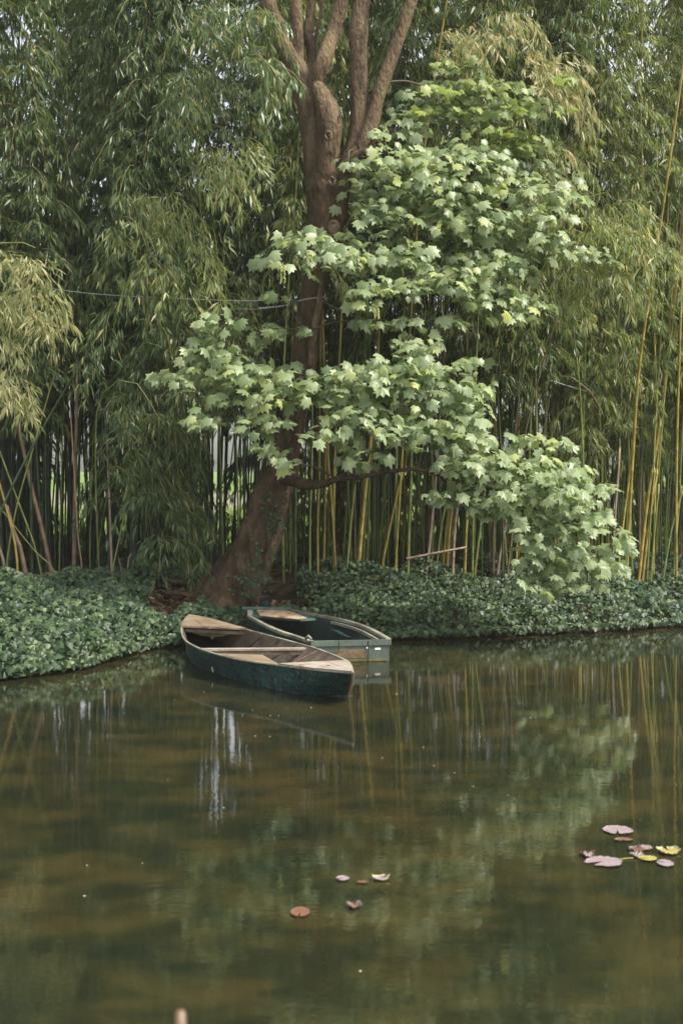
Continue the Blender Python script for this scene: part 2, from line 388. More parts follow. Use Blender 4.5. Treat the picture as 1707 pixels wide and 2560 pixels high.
def plant(x, y, key, cm, label, group, scale=1.0, rz=None, fkey=None):
    z = float(H(x, y))
    t = thing('bamboo', (x, y, z-.03), label, 'bamboo', group)
    t.rotation_euler.z = rng.uniform(0, 6.28) if rz is None else rz
    t.scale = (scale,)*3
    cmn, fm = VAR[key][rng.integers(3)]
    link('culm', culm_mesh_for(cmn, cm), t); link('foliage', fm, t, 'stuff')
    return t
def bare(x, y, cm, label, group, scale=1.0):
    t = thing('bamboo', (x, y, float(H(x, y))-.03), label, 'bamboo', group)
    t.rotation_euler.z = rng.uniform(0, 6.28); t.scale = (scale, scale, 1)
    link('culm', culm_mesh_for(bare_mesh[rng.integers(5)], cm), t)
    return t
def X(px, y): return (px-853.5)/F*y
n_leafy = 0
# leafy plants: (px range, depth range, number, kinds, cane colours, label, group)
ZONES = [
 (-420, 290, 18.4, 19.8, 18, ['midl', 'midl', 'mid'], 'l', 'tall leafy bamboo in the front of the dark grove on the left'),
 (310, 450, 18.3, 19.0, 5, ['low'], 'l', 'bushy bamboo whose leaves hang to the ground left of the leaning maple'),
 (430, 650, 19.2, 21.0, 8, ['high'], 'l', 'tall leafy bamboo standing close behind the leaning maple'),
 (-300, 640, 20.5, 23.0, 17, ['mid', 'high', 'midl'], 'l', 'tall leafy bamboo deeper in the left half of the grove'),
 (660, 1250, 18.9, 20.5, 15, ['high', 'highp', 'mid'], 'r', 'tall leafy bamboo with bare lower cane behind the maple foliage'),
 (1250, 1420, 18.8, 20.0, 7, ['midp', 'mid'], 'r', 'leafy bamboo rising behind the right end of the maple foliage'),
 (1420, 2000, 18.9, 20.5, 15, ['midlp', 'midp', 'midlp'], 'r', 'pale leafy bamboo in the front row at the right edge of the grove'),
 (700, 1950, 20.6, 23.5, 22, ['mid', 'high', 'midp'], 'r', 'tall leafy bamboo deeper in the right half of the grove'),
]
MARKS = [(-140, 'the left edge'), (20, 'the yellow green bamboo clump'), (120, 'the long leaning brown cane'), (187, 'the upright brown dead cane'), (290, 'the drooping leaf curtain'), (395, 'the end of the left ivy'),
 (480, 'the front boat stern'), (590, 'the maple base'), (690, 'the rear boat bow'), (776, 'the first olive cane'), (835, 'the left tilting yellow cane'), (905, 'the thickest orange cane'), (965, 'the far leaning orange cane'), (1022, 'the bright yellow green cane'),
 (1080, 'the fallen pole'), (1160, 'the right end of the fallen pole'), (1240, 'the crooked dry cane'), (1300, 'the upright yellow cane'), (1400, 'the lowest maple sprays'), (1480, 'the orange cane under the sprays'), (1540, 'the pinkish tall cane'), (1597, 'the bright yellow pair'), (1680, 'the right edge upright cane'), (1800, 'the right edge')]
def where(px, y):
    m = min(MARKS, key=lambda q: abs(q[0]-px)); d = px-m[0]
    side = 'in line with' if abs(d) < 14 else ('right of' if d > 0 else 'left of')
    row = 'front row' if y < 19.7 else 'second row' if y < 20.8 else 'third row' if y < 22 else 'rear row'
    return row, side+' '+m[1]
for a, b, y0, y1, n, keys, sd_, lab in ZONES:
    for i in range(n):
        y = rng.uniform(y0, y1); px = a+(b-a)*(i+rng.uniform(.1, .9))/n
        k = keys[rng.integers(len(keys))]
        if 420 < px < 640 and y > 20.4: k = 'high'
        if sd_ == 'l' and 100 < px < 250: k = 'mid'
        cm = ['culm_olive', 'culm_olive', 'culm_green', 'culm_yellow'][rng.integers(4)] if sd_ == 'r' else 'culm_shaded'
        row, wh = where(px, y)
        lab = {'midp': 'pale ', 'midlp': 'pale low-leafed ', 'highp': 'pale high-leafed ', 'high': 'high-leafed ', 'midl': 'low-leafed ', 'low': 'bushy low '}.get(k, 'leafy ')+'bamboo, '+row+', '+wh
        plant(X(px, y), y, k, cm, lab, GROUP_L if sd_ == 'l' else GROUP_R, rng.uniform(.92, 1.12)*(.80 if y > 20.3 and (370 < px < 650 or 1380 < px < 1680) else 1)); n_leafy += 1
# bare canes between them
BZ = [(-60, 640, 19.0, 22.5, 60, 'l', 'thin dark bamboo cane standing bare in the left half of the grove'),
      (700, 1720, 19.7, 21.8, 62, 'r', 'thin bare bamboo cane standing in the right half of the grove')]
for a, b, y0, y1, n, sd_, lab in BZ:
    for i in range(n):
        px = rng.uniform(a, b); y = y0+(y1-y0)*rng.uniform(0, 1)**.8
        if sd_ == 'l' and (196 < px < 214 or 138 < px < 150 or 300 < px < 318): continue
        cms = ['culm_shaded', 'culm_shaded', 'culm_shaded', 'culm_green'] if sd_ == 'l' else ['culm_olive', 'culm_green', 'culm_yellow', 'culm_pink', 'culm_green', 'culm_olive']
        ck = cms[rng.integers(len(cms))]; row, wh = where(px, y)
        lab = {'culm_green': 'green', 'culm_shaded': 'shade-toned green', 'culm_olive': 'olive', 'culm_yellow': 'yellow', 'culm_pink': 'dry pinkish'}[ck]+' bare cane, '+row+', '+wh
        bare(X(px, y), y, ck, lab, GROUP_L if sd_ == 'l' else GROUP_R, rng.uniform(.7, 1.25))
# the rest of the grove: canes past counting, one mass
mb = MB()
for i in range(760):
    left = i % 5 < 3
    px = rng.uniform(-400, 640) if left else rng.uniform(680, 2300)
    y = rng.uniform(20.5, 24.5); x = X(px, y)
    if left and (125 < px < 160 and rng.random() < .7 or 186 < px < 216 or 298 < px < 326 or 500 < px < 640 and rng.random() < .6): continue
    dx, dy = rng.normal(0, .25, 2)
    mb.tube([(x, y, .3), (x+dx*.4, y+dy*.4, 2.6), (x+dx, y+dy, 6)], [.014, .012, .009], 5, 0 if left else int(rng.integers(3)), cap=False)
o = mb.build('bamboo_thicket', [M['culm_shaded'], M['culm_olive'], M['culm_green']], smooth=True)
tag(o, 'crowd of thin far canes filling the back of the bamboo grove', 'bamboo thicket', kind='stuff')

# leaf mass at the back of the grove, open only where daylight shows between the left canes
r_ = np.random.default_rng(77); ps, ds, tw = [], [], []
def back_plume(px, y, z, n=9, L=None):
    a = r_.uniform(0, 6.28)
    a1, a2 = plume(np.array([X(px, y), y, z]), np.array([math.cos(a), math.sin(a)]), L or r_.uniform(.5, 1.1), r_.uniform(.2, .6), r_.uniform(.6, 1.2), 9, n, r_, tw=tw if r_.random() < .3 else None); ps.append(a1); ds.append(a2)
for i in range(1500):        # right half: closed from the ground up
    back_plume(r_.uniform(640, 2150), r_.uniform(22.8, 25.5), r_.uniform(.4, 4.8))
for i in range(1300):        # left half above the cane zone
    px = r_.uniform(-450, 680); z = r_.uniform(2.9, 5.2)
    if 430 < px < 640 and z < 4.5 or 90 < px < 260 and z < 4.0: continue
    back_plume(px, r_.uniform(22.5, 25), z)
for i in range(1300):         # left half between the canes: mostly closed
    px = r_.uniform(-450, 680); z = r_.uniform(.4, 3.1)
    if (95 < px < 260 or 275 < px < 350) and z > .9 or (450 < px < 660 and (z > 1.3 or r_.random() < .8)) or r_.random() < .15: continue
    back_plume(px, r_.uniform(22.3, 25.5), z)
for i in range(2100):        # high crowns
    px = r_.uniform(-450, 2150); z = r_.uniform(4.8, 10.5)
    if 400 < px < 640 and z > 6.8 and r_.random() < .93: continue
    if 1400 < px < 1660 and z > 7.6 and r_.random() < .92: continue
    back_plume(px, r_.uniform(21.5, 25), z)
for k_, (nm_, mt_) in enumerate((('dense dark bamboo leaves closing the back of the left half of the grove', 'bam'), ('dense pale bamboo leaves closing the back of the right half of the grove', 'bam_pale_lit'))):  # leaf colour carries the difference: shade on the left, sunlight on the right
    sel = [i for i in range(len(ps)) if (ps[i][0][0]/ps[i][0][1]*F+853 > 660) == bool(k_)]
    tws = [t_ for t_ in tw if (t_[0][0]/t_[0][1]*F+853 > 660) == bool(k_)]
    fm = foliage_mesh('bamboo_leaf_mass', np.concatenate([ps[i] for i in sel]), np.concatenate([ds[i] for i in sel]), .17, r_, M[mt_], tws)
    o = bpy.data.objects.new('bamboo_leaf_mass', fm); col.objects.link(o); tag(o, nm_, 'bamboo foliage', kind='stuff')


def cane(pts, r, mk, label, r2=None, leaves=None, name='bamboo'):
    """a cane traced on its own"""
    pts = [Vector(p) for p in pts]; base = pts[0].copy()
    gz = float(H(base.x, base.y)); base.z = min(base.z, gz)
    pts[0] = base-Vector((0, 0, .05))
    t = thing(name, base, label, 'bamboo', 'single canes that stand out from the grove')
    mb = MB(); culm_tube(mb, bezier(pts, 8), r, r2 or r*.75, .24, 8)
    mb.build('culm', M[mk], t, smooth=True)
    if leaves:
        r_ = np.random.default_rng(len(label)*7+abs(int(base.x*100))); ps, ds, tw = [], [], []
        for (q, hd, L, rise, droop, ntw) in leaves:
            a1, a2 = plume(np.array(q), np.array(hd)/np.linalg.norm(hd), L, rise, droop, ntw, 7, r_, tw=tw); ps.append(a1); ds.append(a2)
        fm = foliage_mesh('foliage', np.concatenate(ps)-np.array(base), np.concatenate(ds), .13, r_, M['bam'], [[np.array(p)-np.array(base) for p in k] for k in tw])
        link('foliage', fm, t, 'stuff')
    return t
def q6(x, y): return (650+x/1.4834, 1050+y/1.4834)
def q8(x, y): return (x/3.267, 1100+y/3.267)
R6 = [((185, 545), (190, 240), .016, 'culm_olive', 'olive bamboo cane, first straight one right of the leaning trunk'),
 ((215, 540), (219, 240), .013, 'culm_yellow', 'slim yellow cane just right of the first olive cane beside the trunk'),
 ((284, 545), (258, 200), .016, 'culm_yellow', 'yellow cane tilting left, crossing under the low maple limb'),
 ((318, 560), (352, 240), .015, 'culm_olive', 'olive yellow cane tilting right, left of the thick orange yellow cane'),
 ((360, 560), (412, 60), .026, 'culm_yellow', 'thickest orange yellow cane, running up into the maple leaves'),
 ((378, 550), (412, 150), .015, 'culm_green', 'green cane close against the right side of the thickest cane'),
 ((440, 550), (530, 180), .015, 'culm_yellow', 'orange cane leaning far right below the middle of the low limb'),
 ((548, 583), (560, 240), .019, 'culm_olive', 'bright yellow green cane standing nearest the ivy, left of the fallen pole'),
 ((612, 560), (645, 280), .020, 'culm_pink', 'pale pinkish dry cane crossing the fallen pole'),
 ((648, 545), (690, 300), .014, 'culm_olive', 'olive cane between the pinkish cane and the orange pair'),
 ((675, 575), (707, 290), .017, 'culm_yellow', 'deep orange yellow cane, left of the close orange pair'),
 ((690, 550), (716, 290), .014, 'culm_yellow', 'slim orange cane, right of the close orange pair'),
 ((712, 530), (737, 280), .020, 'culm_pink', 'pink brown dry cane at the right end of the fallen pole'),
 ((750, 555), (772, 320), .015, 'culm_olive', 'green cane just past the right end of the fallen pole'),
 ((790, 575), (828, 320), .016, 'culm_olive', 'green cane leaning right under the hanging maple sprays'),
 ((822, 540), (826, 330), .012, 'culm_green', 'thin dark green cane standing behind the right leaning green one'),
 ((866, 565), (869, 350), .015, 'culm_brown', 'upright reddish brown cane under the maple sprays'),
 ((874, 600), (912, 380), .017, 'culm_pink', 'dry crooked pinkish cane reaching down into the ivy'),
 ((918, 550), (903, 400), .014, 'culm_yellow', 'short visible yellow cane tilting left beside the crooked dry cane'),
 ((948, 555), (956, 300), .017, 'culm_yellow', 'upright yellow cane just left of the lowest maple sprays'),
 ((1090, 560), (1098, 380), .016, 'culm_brown', 'brown cane seen behind the lowest maple sprays'),
 ((1184, 585), (1192, 350), .017, 'culm_yellow', 'orange cane showing below the lowest maple sprays'),
 ((1300, 540), (1332, 120), .016, 'culm_pink', 'pinkish tall cane just right of the maple foliage'),
 ((1318, 535), (1372, 180), .016, 'culm_yellow', 'orange yellow cane leaning right of the pinkish tall cane'),
 ((1348, 530), (1378, 120), .013, 'culm_olive', 'slim olive cane among the tall canes right of the maple'),
 ((1397, 560), (1482, 20), .022, 'culm_yellow', 'bright yellow leaning cane at the right, front one of a pair'),
 ((1410, 545), (1470, 200), .018, 'culm_yellow', 'bright yellow leaning cane at the right, rear one of a pair'),
 ((1430, 545), (1462, 180), .015, 'culm_olive', 'green yellow cane right of the bright yellow pair'),
 ((1444, 540), (1480, 230), .012, 'culm_olive', 'very slim green cane right of the bright yellow pair'),
 ((1484, 535), (1566, 260), .014, 'culm_olive', 'slanting olive cane crossing others near the right edge'),
 ((1530, 545), (1560, 240), .018, 'culm_olive', 'stout olive green cane near the right edge of the grove')]
for (b, tp, r, mk, lab) in R6:
    bx, by = q6(*b); tx, ty = q6(*tp)
    Y = 18.95+.25*random.random(); p0 = P(bx, by, Y)
    p1 = P(tx, ty, Y+.1); d = (p1-p0)
    p2 = p0+d*1.25+Vector((0, .15, 0)); p3 = p0+d*((5.6)/d.z*.9); p3.x = p2.x+(p3.x-p2.x)*.6
    cane([p0, p0.lerp(p1, .5)+Vector((random.uniform(-.015, .015), 0, 0)), p1, p2, p3] if p3.z > p2.z+.3 else [p0, p0.lerp(p1, .5), p1, p2], r, mk, lab)
def left(pts, Y, r, mk, lab, ext=True, **k):
    pp = [q8(*p) for p in pts]
    p = [P(a, b, Y+.05*i) for i, (a, b) in enumerate(pp)]
    if ext:
        d = (p[-1]-p[-2]).normalized(); p.append(p[-1]+d*1.2)
    cane(p, r, mk, lab, **k)
left([(447, 1080), (340, 700), (270, 430), (185, 40)], 18.5, .030, 'culm_brown', 'thick brown dead cane leaning left, longest of the left brown canes')
left([(235, 1138), (175, 900), (112, 740), (60, 540)], 18.1, .032, 'culm_brown', 'thick brown snapped cane leaning left near the left edge', False)
left([(152, 1165), (140, 950), (100, 730), (20, 430), (-30, 250)], 17.9, .016, 'culm_yellow', 'curved yellow cane springing from the ivy at the left edge')
left([(68, 1128), (30, 980), (-10, 850)], 18.0, .020, 'culm_pink', 'pale dry cane cut by the left edge above the ivy')
left([(604, 1082), (612, 600), (622, 60)], 18.7, .027, 'culm_brown', 'upright brown dead cane in front of the bright gap in the left grove')
left([(365, 1110), (290, 880), (150, 500), (0, 90)], 18.3, .013, 'culm_olive', 'thin olive cane leaning left behind the thick brown canes')
left([(545, 1175), (420, 1030), (280, 900), (120, 700)], 18.2, .009, 'culm_olive', 'very thin olive shoot arching low to the left above the ivy')
left([(672, 1240), (668, 1000), (640, 800), (622, 500)], 17.8, .011, 'culm_brown', 'thin brownish shoot rising from the ivy by the upright brown cane')
left([(905, 1260), (925, 1050), (965, 860), (1000, 700)], 17.8, .012, 'culm_olive', 'green shoot rising from the left ivy toward the hanging leaves')
left([(925, 1130), (912, 950), (905, 760)], 18.1, .018, 'culm_pink', 'tapered tan shoot beside the hanging bamboo leaves')
left([(1040, 1120), (1045, 1000), (1075, 930)], 18.1, .011, 'culm_pink', 'short tan shoot at the foot of the hanging bamboo leaves', False)
left([(1025, 1140), (985, 1020), (968, 960)], 18.1, .011, 'culm_brown', 'short bent brown shoot at the foot of the hanging bamboo leaves', False)
left([(740, 1060), (738, 850), (745, 600)], 18.9, .009, 'culm_olive', 'thin green cane right of the upright brown cane')
left([(780, 1070), (812, 850), (850, 620)], 18.9, .009, 'culm_olive', 'thin green cane slanting right of the upright brown cane')
left([(485, 1060), (492, 820), (500, 500)], 18.9, .010, 'culm_olive', 'thin green cane left of the upright brown cane')
left([(385, 1080), (380, 700), (375, 200)], 18.9, .013, 'culm_green', 'dark green upright cane behind the long leaning brown cane')
left([(45, 1130), (75, 880), (150, 500), (250, 150)], 18.2, .013, 'culm_olive', 'olive cane leaning right at the left edge')
cane([P(-60, 1410, 16.9), P(0, 1287, 16.9), P(100, 1085, 16.9), P(230, 865, 16.8), P(363, 653, 16.7), P(430, 560, 16.6)], .017, 'culm_green', 'long green cane leaning right out of the left edge through the leaves', .008,
     [(tuple(P(200+30*i, 905-44*i, 16.8)), (random.uniform(-1, 1), -1), .6, .4, 1.1, 9) for i in range(8)])
cane([P(1562, 1424, 18.9), P(1580, 1150, 18.7), P(1599, 897, 18.4), P(1650, 560, 18.0), P(1703, 187, 17.6), P(1735, -60, 17.4)], .024, 'culm_yellow', 'very long straight yellow cane slanting up across the right edge', .013)
cane([P(1690, 1424, 18.8), P(1690, 1150, 18.6), P(1700, 800, 18.3), P(1712, 400, 18)], .018, 'culm_yellow', 'yellow cane nearly upright along the right edge', .013)
cane([P(1262, 1430, 18.8), P(1310, 1100, 18.4), P(1350, 930, 18.2), P(1385, 812, 18.0), P(1445, 600, 17.8)], .014, 'culm_brown', 'slender brown cane leaning right behind the maple foliage end', .007)
cane([P(985, 1420, 19.0), P(1040, 600, 18.6), P(1070, 300, 18.4), P(1112, 30, 18.2), P(1125, -60, 18.1)], .015, 'culm_yellow', 'tall yellow cane rising between the upper limbs and the leaves', .010)
cane([P(1340, 1420, 18.9), P(1352, 1150, 18.7), P(1383, 947, 18.5), P(1410, 939, 18.45), P(1448, 955, 18.4), P(1487, 994, 18.4), P(1508, 1040, 18.4)], .010, 'culm_brown', 'thin orange brown cane arching over in the dark gap at right', .005)

# foreground leafy bamboos traced as clumps
def clump(base, plumes, leaf, label, leafL=.13, rad=.014, culm='culm_olive', seed=1, nl=7, canepts=None):
    r_ = np.random.default_rng(seed); base = Vector(base)
    t = thing('bamboo', base, label, 'bamboo', 'bamboos leaning out in front of the grove')
    top = [Vector(p) for p in canepts]
    mb = MB(); culm_tube(mb, bezier([base]+top, 8), rad, rad*.5, .24, 7); mb.build('culm', M[culm], t, smooth=True)
    ps, ds, tw = [], [], []
    for (c, rx, ry, depth, n, hd) in plumes:     # c px centre, radii px, depth, count, heading
        for i in range(n):
            a = r_.uniform(0, 6.28); q = math.sqrt(r_.uniform(0, 1))
            p = P(c[0]+rx*q*math.cos(a), c[1]+ry*q*math.sin(a), depth+r_.normal()*.25)
            h = np.array([hd[0]+r_.normal()*.7, hd[1]+r_.normal()*.5]); h /= np.linalg.norm(h)
            L = r_.uniform(.35, .75)
            a1, a2 = plume(np.array(p), h, L, r_.uniform(.2, .6), r_.uniform(.7, 1.3), 9, nl, r_, tw=tw); ps.append(a1); ds.append(a2)
    b = np.array(base)
    fm = foliage_mesh('foliage', np.concatenate(ps)-b, np.concatenate(ds), leafL, r_, M[leaf], [[np.array(p)-b for p in k] for k in tw])
    link('foliage', fm, t, 'stuff')
def gb(px, y): x = X(px, y); return (x, y, float(H(x, y))-.05)
clump(gb(-160, 15.6), [((40, 640), 85, 60, 15.4, 9, (.5, -.6)), ((80, 740), 70, 60, 15.4, 9, (.2, -.5)), ((0, 790), 60, 90, 15.5, 9, (.2, -.6)), ((0, 960), 40, 60, 15.5, 7, (.1, -.6))], 'bam_yellow',
      'yellow green bamboo hanging in from the left edge', .13, seed=3, canepts=[P(-150, 1000, 15.6), P(-110, 780, 15.5), P(0, 610, 15.4), P(90, 620, 15.3)])
clump(gb(1180, 18.3), [((1340, 210), 80, 60, 17.4, 13, (.8, -.4)), ((1180, 100), 160, 80, 17.6, 16, (.5, -.5)), ((1330, 420), 70, 90, 17.8, 9, (.5, -.4))], 'bam_yellow',
      'bamboo with yellow leaf tips above the upper maple foliage', .13, seed=5, canepts=[P(1190, 900, 18.2), P(1215, 500, 18), P(1260, 180, 17.7), P(1340, 60, 17.5)])
clump(gb(1470, 18.2), [((1500, 560), 110, 60, 17.2, 22, (.6, -.6)), ((1560, 640), 90, 80, 17.2, 18, (.5, -.6)), ((1450, 700), 70, 70, 17.3, 10, (.3, -.6))], 'bam_pale_lit',
      'pale straw coloured leafy bamboo plume right of the upper maple foliage', .13, seed=6, canepts=[P(1450, 1000, 18), P(1420, 700, 17.6), P(1440, 520, 17.3), P(1520, 480, 17.1)])
clump(gb(470, 18.6), [((560, 410), 90, 50, 16.9, 12, (.8, -.5)), ((400, 540), 170, 90, 17.0, 14, (.6, -.6)), ((430, 670), 110, 60, 16.9, 9, (.5, -.6))], 'bam_pale_lit',
      'grey green bamboo spray reaching right toward the trunk, above the wire', .14, seed=8, canepts=[P(430, 1000, 18.2), P(390, 700, 17.6), P(430, 480, 17.2), P(560, 380, 16.9)])
clump(gb(560, 18.8), [((560, 60), 110, 60, 16.5, 16, (.7, -.6)), ((620, 170), 60, 60, 16.4, 8, (.6, -.5)), ((480, 240), 100, 70, 16.8, 12, (.5, -.5))], 'bam',
      'bamboo top drooping beside the forked upper limbs', .15, seed=9, canepts=[P(540, 900, 18.4), P(500, 500, 17.6), P(500, 150, 16.9), P(600, 0, 16.6)])
clump(gb(250, 18.3), [((330, 1180), 60, 70, 17.6, 12, (.7, -.4)), ((400, 1260), 50, 60, 17.5, 12, (.6, -.4)), ((420, 1350), 35, 40, 17.4, 7, (.6, -.4)), ((350, 1030), 110, 60, 17.6, 14, (.6, -.5))], 'bam',
      'dark bamboo drooping to the ground left of the trunk', .14, seed=10, canepts=[P(240, 1200, 18.1), P(250, 1000, 17.9), P(330, 950, 17.7), P(400, 1050, 17.6)])

clump(gb(600, 18.5), [((520, 960), 90, 55, 17.9, 16, (.3, -.5)), ((600, 900), 70, 90, 18.0, 12, (.1, -.5)), ((500, 840), 110, 70, 18.0, 16, (.3, -.5)), ((600, 740), 60, 90, 18.1, 10, (.1, -.5))], 'bam',
      'dark bamboo foliage hanging just left of the trunk behind the maple leaves', .14, seed=12, canepts=[P(590, 1100, 18.4), P(570, 800, 18.2), P(560, 600, 18.1), P(600, 500, 18.0)])
# fallen pole in front of the canes
t = thing('fallen_bamboo_pole', G(1022, 1396, .5), 'pale dry bamboo pole lying slanted across the foot of the canes', 'pole')
mb = MB(); culm_tube(mb, [P(1016, 1397, 18.7), P(1092, 1382, 18.7), P(1166, 1368, 18.8)], .019, .015, .2, 8); mb.build('cane', M['culm_pink'], t, smooth=True)

# ------------------------------------------------------------------ ivy on the banks
def in_earth(x, y):
    e1 = ((x+2.0)/.33)**2+((y-17.2)/.9)**2 < 1
    e2 = ((x+.85)/.55)**2+((y-17.45)/.45)**2 < 1
    e3 = ((x+1.55)/.42)**2+((y-17.5)/.45)**2 < 1
    return e1 | e2 | e3
def ivy_bank(n, x0, x1, depth, seed, size=.062, y_off=(-.06, 0)):
    r = np.random.default_rng(seed)
    x = r.uniform(x0, x1, n); e = r.uniform(0, 1, n)**1.25*depth-.07
    y = yw(x)+e
    k = ~in_earth(x, y); x, y, e = x[k], y[k], e[k]; n = len(x)
    lump = .055*np.sin(x*6.1+y*3)+.05*np.sin(x*3.3-y*5.1+1)+.035*np.sin(x*11+y*9)
    z = H(x, y)+r.uniform(.0, 1, n)**.7*.13+(.05+lump)*np.clip((e+.1)/.3, 0, 1)
    z = np.where(e < .2, np.maximum(z, .05+.06*r.random(n)), z)
    y = y-(.10+.09*np.sin(x*4.3+1)*np.sin(x*9.1))*r.uniform(0, 1, n)*(e < .5)
    s = size*(.4+.95*r.random(n)**1.3)
    nor = nrm(np.stack([r.normal(0, .45, n), r.normal(-.75, .5, n), r.normal(.75, .35, n)], 1))
    dr = np.stack([r.normal(0, .6, n), r.normal(-.6, .3, n), r.normal(-.7, .4, n)], 1)
    dr = nrm(dr-nor*(dr*nor).sum(1, keepdims=True)); sd2 = np.cross(nor, dr)
    shape = [(0, -.35), (.55, -.3), (.42, .12), (0, .75), (-.42, .12), (-.55, -.3)]
    c = np.stack([x, y, z], 1); V = []
    for a, b in shape:
        V.append(c+(sd2*a+dr*b)*s[:, None]-nor*(abs(a)*.25*s)[:, None])
    return np.stack(V, 1)
v = np.concatenate([ivy_bank(36000, -.55, 6.5, 3.3, 1, .053), ivy_bank(32000, -4.9, -1.9, 5.6, 2, .058), ivy_bank(2600, -1.95, -.5, 1.1, 3), ivy_bank(5000, 6.5, 10, 2.5, 4, .09), ivy_bank(5000, -9, -4.9, 3.5, 5, .09)])
me = tri_mesh('ivy', v, 6, [(0, 1, 2, 3), (0, 3, 4, 5)], [M['ivy']])
o = bpy.data.objects.new('ivy', me); col.objects.link(o); tag(o, 'glossy ivy ground cover spread over both pond banks', 'ivy', kind='stuff')
# leaf litter on the bare earth
r = np.random.default_rng(5); n = 1500
ang = r.uniform(0, 6.28, n); rr = np.sqrt(r.uniform(0, 1, n)); w_ = r.random(n) < .5
x = np.where(w_, -2.1+.5*rr*np.cos(ang), -.8+.65*rr*np.cos(ang)); y = np.where(w_, 17.1+1.1*rr*np.sin(ang), 17.4+.55*rr*np.sin(ang))
z = H(x, y)+r.uniform(.005, .03, n)
dr = nrm(np.stack([r.normal(size=n), r.normal(size=n), r.normal(0, .25, n)], 1)); L = r.uniform(.03, .11, n)
M['litter'] = leafmat('dead_leaf', [(0, (.06, .035, .02)), (.5, (.16, .10, .05)), (1, (.38, .26, .16))], .1, .7, .2)
me = tri_mesh('leaf_litter', leaf_rhomb(np.stack([x, y, z], 1), dr, L, L*.35, r), 4, [(0, 1, 2), (0, 2, 3)], [M['litter']])
o = bpy.data.objects.new('leaf_litter', me); col.objects.link(o); tag(o, 'brown dead leaves scattered on the bare earth by the boats', 'leaf litter', kind='stuff')
# meadow grass tufts behind the grove
r = np.random.default_rng(6); n = 14000
y = r.uniform(26, 46, n); x = r.uniform(-.5, .2, n)*y*.9; z = H(x, y)
dr = np.stack([r.normal(0, .3, n), r.normal(0, .3, n), np.ones(n)], 1); L = r.uniform(.12, .35, n)
M['grass'] = leafmat('grass_blade', [(0, (.10, .17, .04)), (1, (.24, .30, .08))], .3, .6, .2)
me = tri_mesh('grass', leaf_rhomb(np.stack([x, y, z], 1), dr, L, L*.14, r), 4, [(0, 1, 2), (0, 2, 3)], [M['grass']])
o = bpy.data.objects.new('grass', me); col.objects.link(o); tag(o, 'sunlit meadow grass seen through the gaps in the grove', 'grass', kind='stuff')

# ------------------------------------------------------------------ maple tree
TY = 17.3
tb = Vector((X(560, 17.4), 17.4, float(H(X(560, 17.4), 17.4))-.05))
tree = thing('maple_tree', tb, 'leaning maple with forked brown trunk and pale green leaves over the boats', 'tree')
def Dp(x, y, d=TY): return D(x, y, d)
def warp(amp=.10, fq=3.0):
    def f(p, th, i):
        q = Vector((p.x*fq, p.y*fq, p.z*fq*.35))
        return 1+amp*noise.noise(q)+amp*.55*noise.noise(q*3.1)+.035*math.sin(th*5+p.z*1.3)+.05*noise.noise(Vector((p.x*22, p.y*22, p.z*5)))
    return f
def limb(name, pts, m, sides=18, n=9, amp=.10, par=tree, fq=3.0, lab=None, flat=1.0):
    """pts: (dx, dy, width in view px, depth)"""
    path = bezier([Dp(p[0], p[1], p[3] if len(p) > 3 else TY) for p in pts], n)
    ws = [p[2] for p in pts]; rad = []
    for i in range(len(path)):
        t = i/(len(path)-1)*(len(pts)-1); k = min(int(t), len(pts)-2)
        f = t-k; f = f*f*(3-2*f)
        rad.append((ws[k]*(1-f)+ws[k+1]*f)*.5*1.0887/F*TY)
    mb = MB(); mb.tube(path, rad, sides, warp=warp(amp, fq), flat=flat)
    o = mb.build(name, m, par, smooth=True)
    if lab: o['label'] = lab
    return o
M_trunk = M['bark']
trunk = limb('trunk', [(500, 1402, 160, 17.45), (530, 1352, 132, 17.4), (567, 1300, 110, 17.35), (597, 1230, 102, 17.3), (619, 1160, 94, 17.3), (641, 1080, 84), (660, 1000, 64), (680, 920, 58), (697, 840, 56), (706, 760, 58), (718, 680, 56), (734, 600, 62), (746, 540, 78), (752, 490, 92), (752, 445, 98), (752, 405, 80)], M['bark_shaded'], 32, 9, .13)
limb('limb', [(742, 520, 46), (730, 440, 54), (722, 350, 52), (712, 270, 50), (704, 220, 56), (690, 180, 52), (672, 140, 44), (650, 100, 40), (632, 55, 38), (618, 15, 38), (600, -60, 36), (570, -200, 30)], M_trunk, 20, 7, lab='thick left limb curving out at the top')
limb('limb', [(712, 250, 30), (690, 205, 34), (683, 150, 29), (682, 90, 28), (680, 30, 27), (677, -60, 26), (670, -220, 22)], M_trunk, 16, 7)
limb('limb', [(700, 215, 26, 17.4), (712, 165, 26, 17.45), (716, 120, 26, 17.5), (708, 75, 23, 17.5), (714, 20, 20, 17.5), (722, -60, 18, 17.5), (725, -200, 14, 17.5)], M_trunk, 14, 7)
limb('limb', [(714, 140, 9, 17.5), (726, 80, 9, 17.5), (738, 20, 8, 17.5), (750, -80, 7, 17.5)], M_trunk, 10, 6)
limb('limb', [(712, 240, 36, 17.25), (722, 190, 38, 17.2), (742, 140, 36, 17.15), (762, 85, 34), (777, 30, 31), (790, -30, 30), (815, -200, 24)], M_trunk, 18, 7)
burl = limb('burl', [(752, 440, 30, 17.2), (752, 390, 40, 17.15), (756, 340, 50, 17.12), (757, 300, 56, 17.1), (752, 255, 54, 17.12), (735, 215, 40, 17.15), (720, 185, 26, 17.2)], M_trunk, 22, 9, .2, fq=6, lab='swollen burl with a dark round hole')
limb('limb', [(760, 500, 60), (775, 440, 56), (795, 385, 50), (815, 340, 46), (826, 290, 46), (826, 235, 42), (824, 170, 40), (822, 110, 38), (822, 75, 42), (826, 30, 37), (834, -30, 36), (838, -200, 30)], M_trunk, 20, 7, lab='right limb rising straight from the fork')
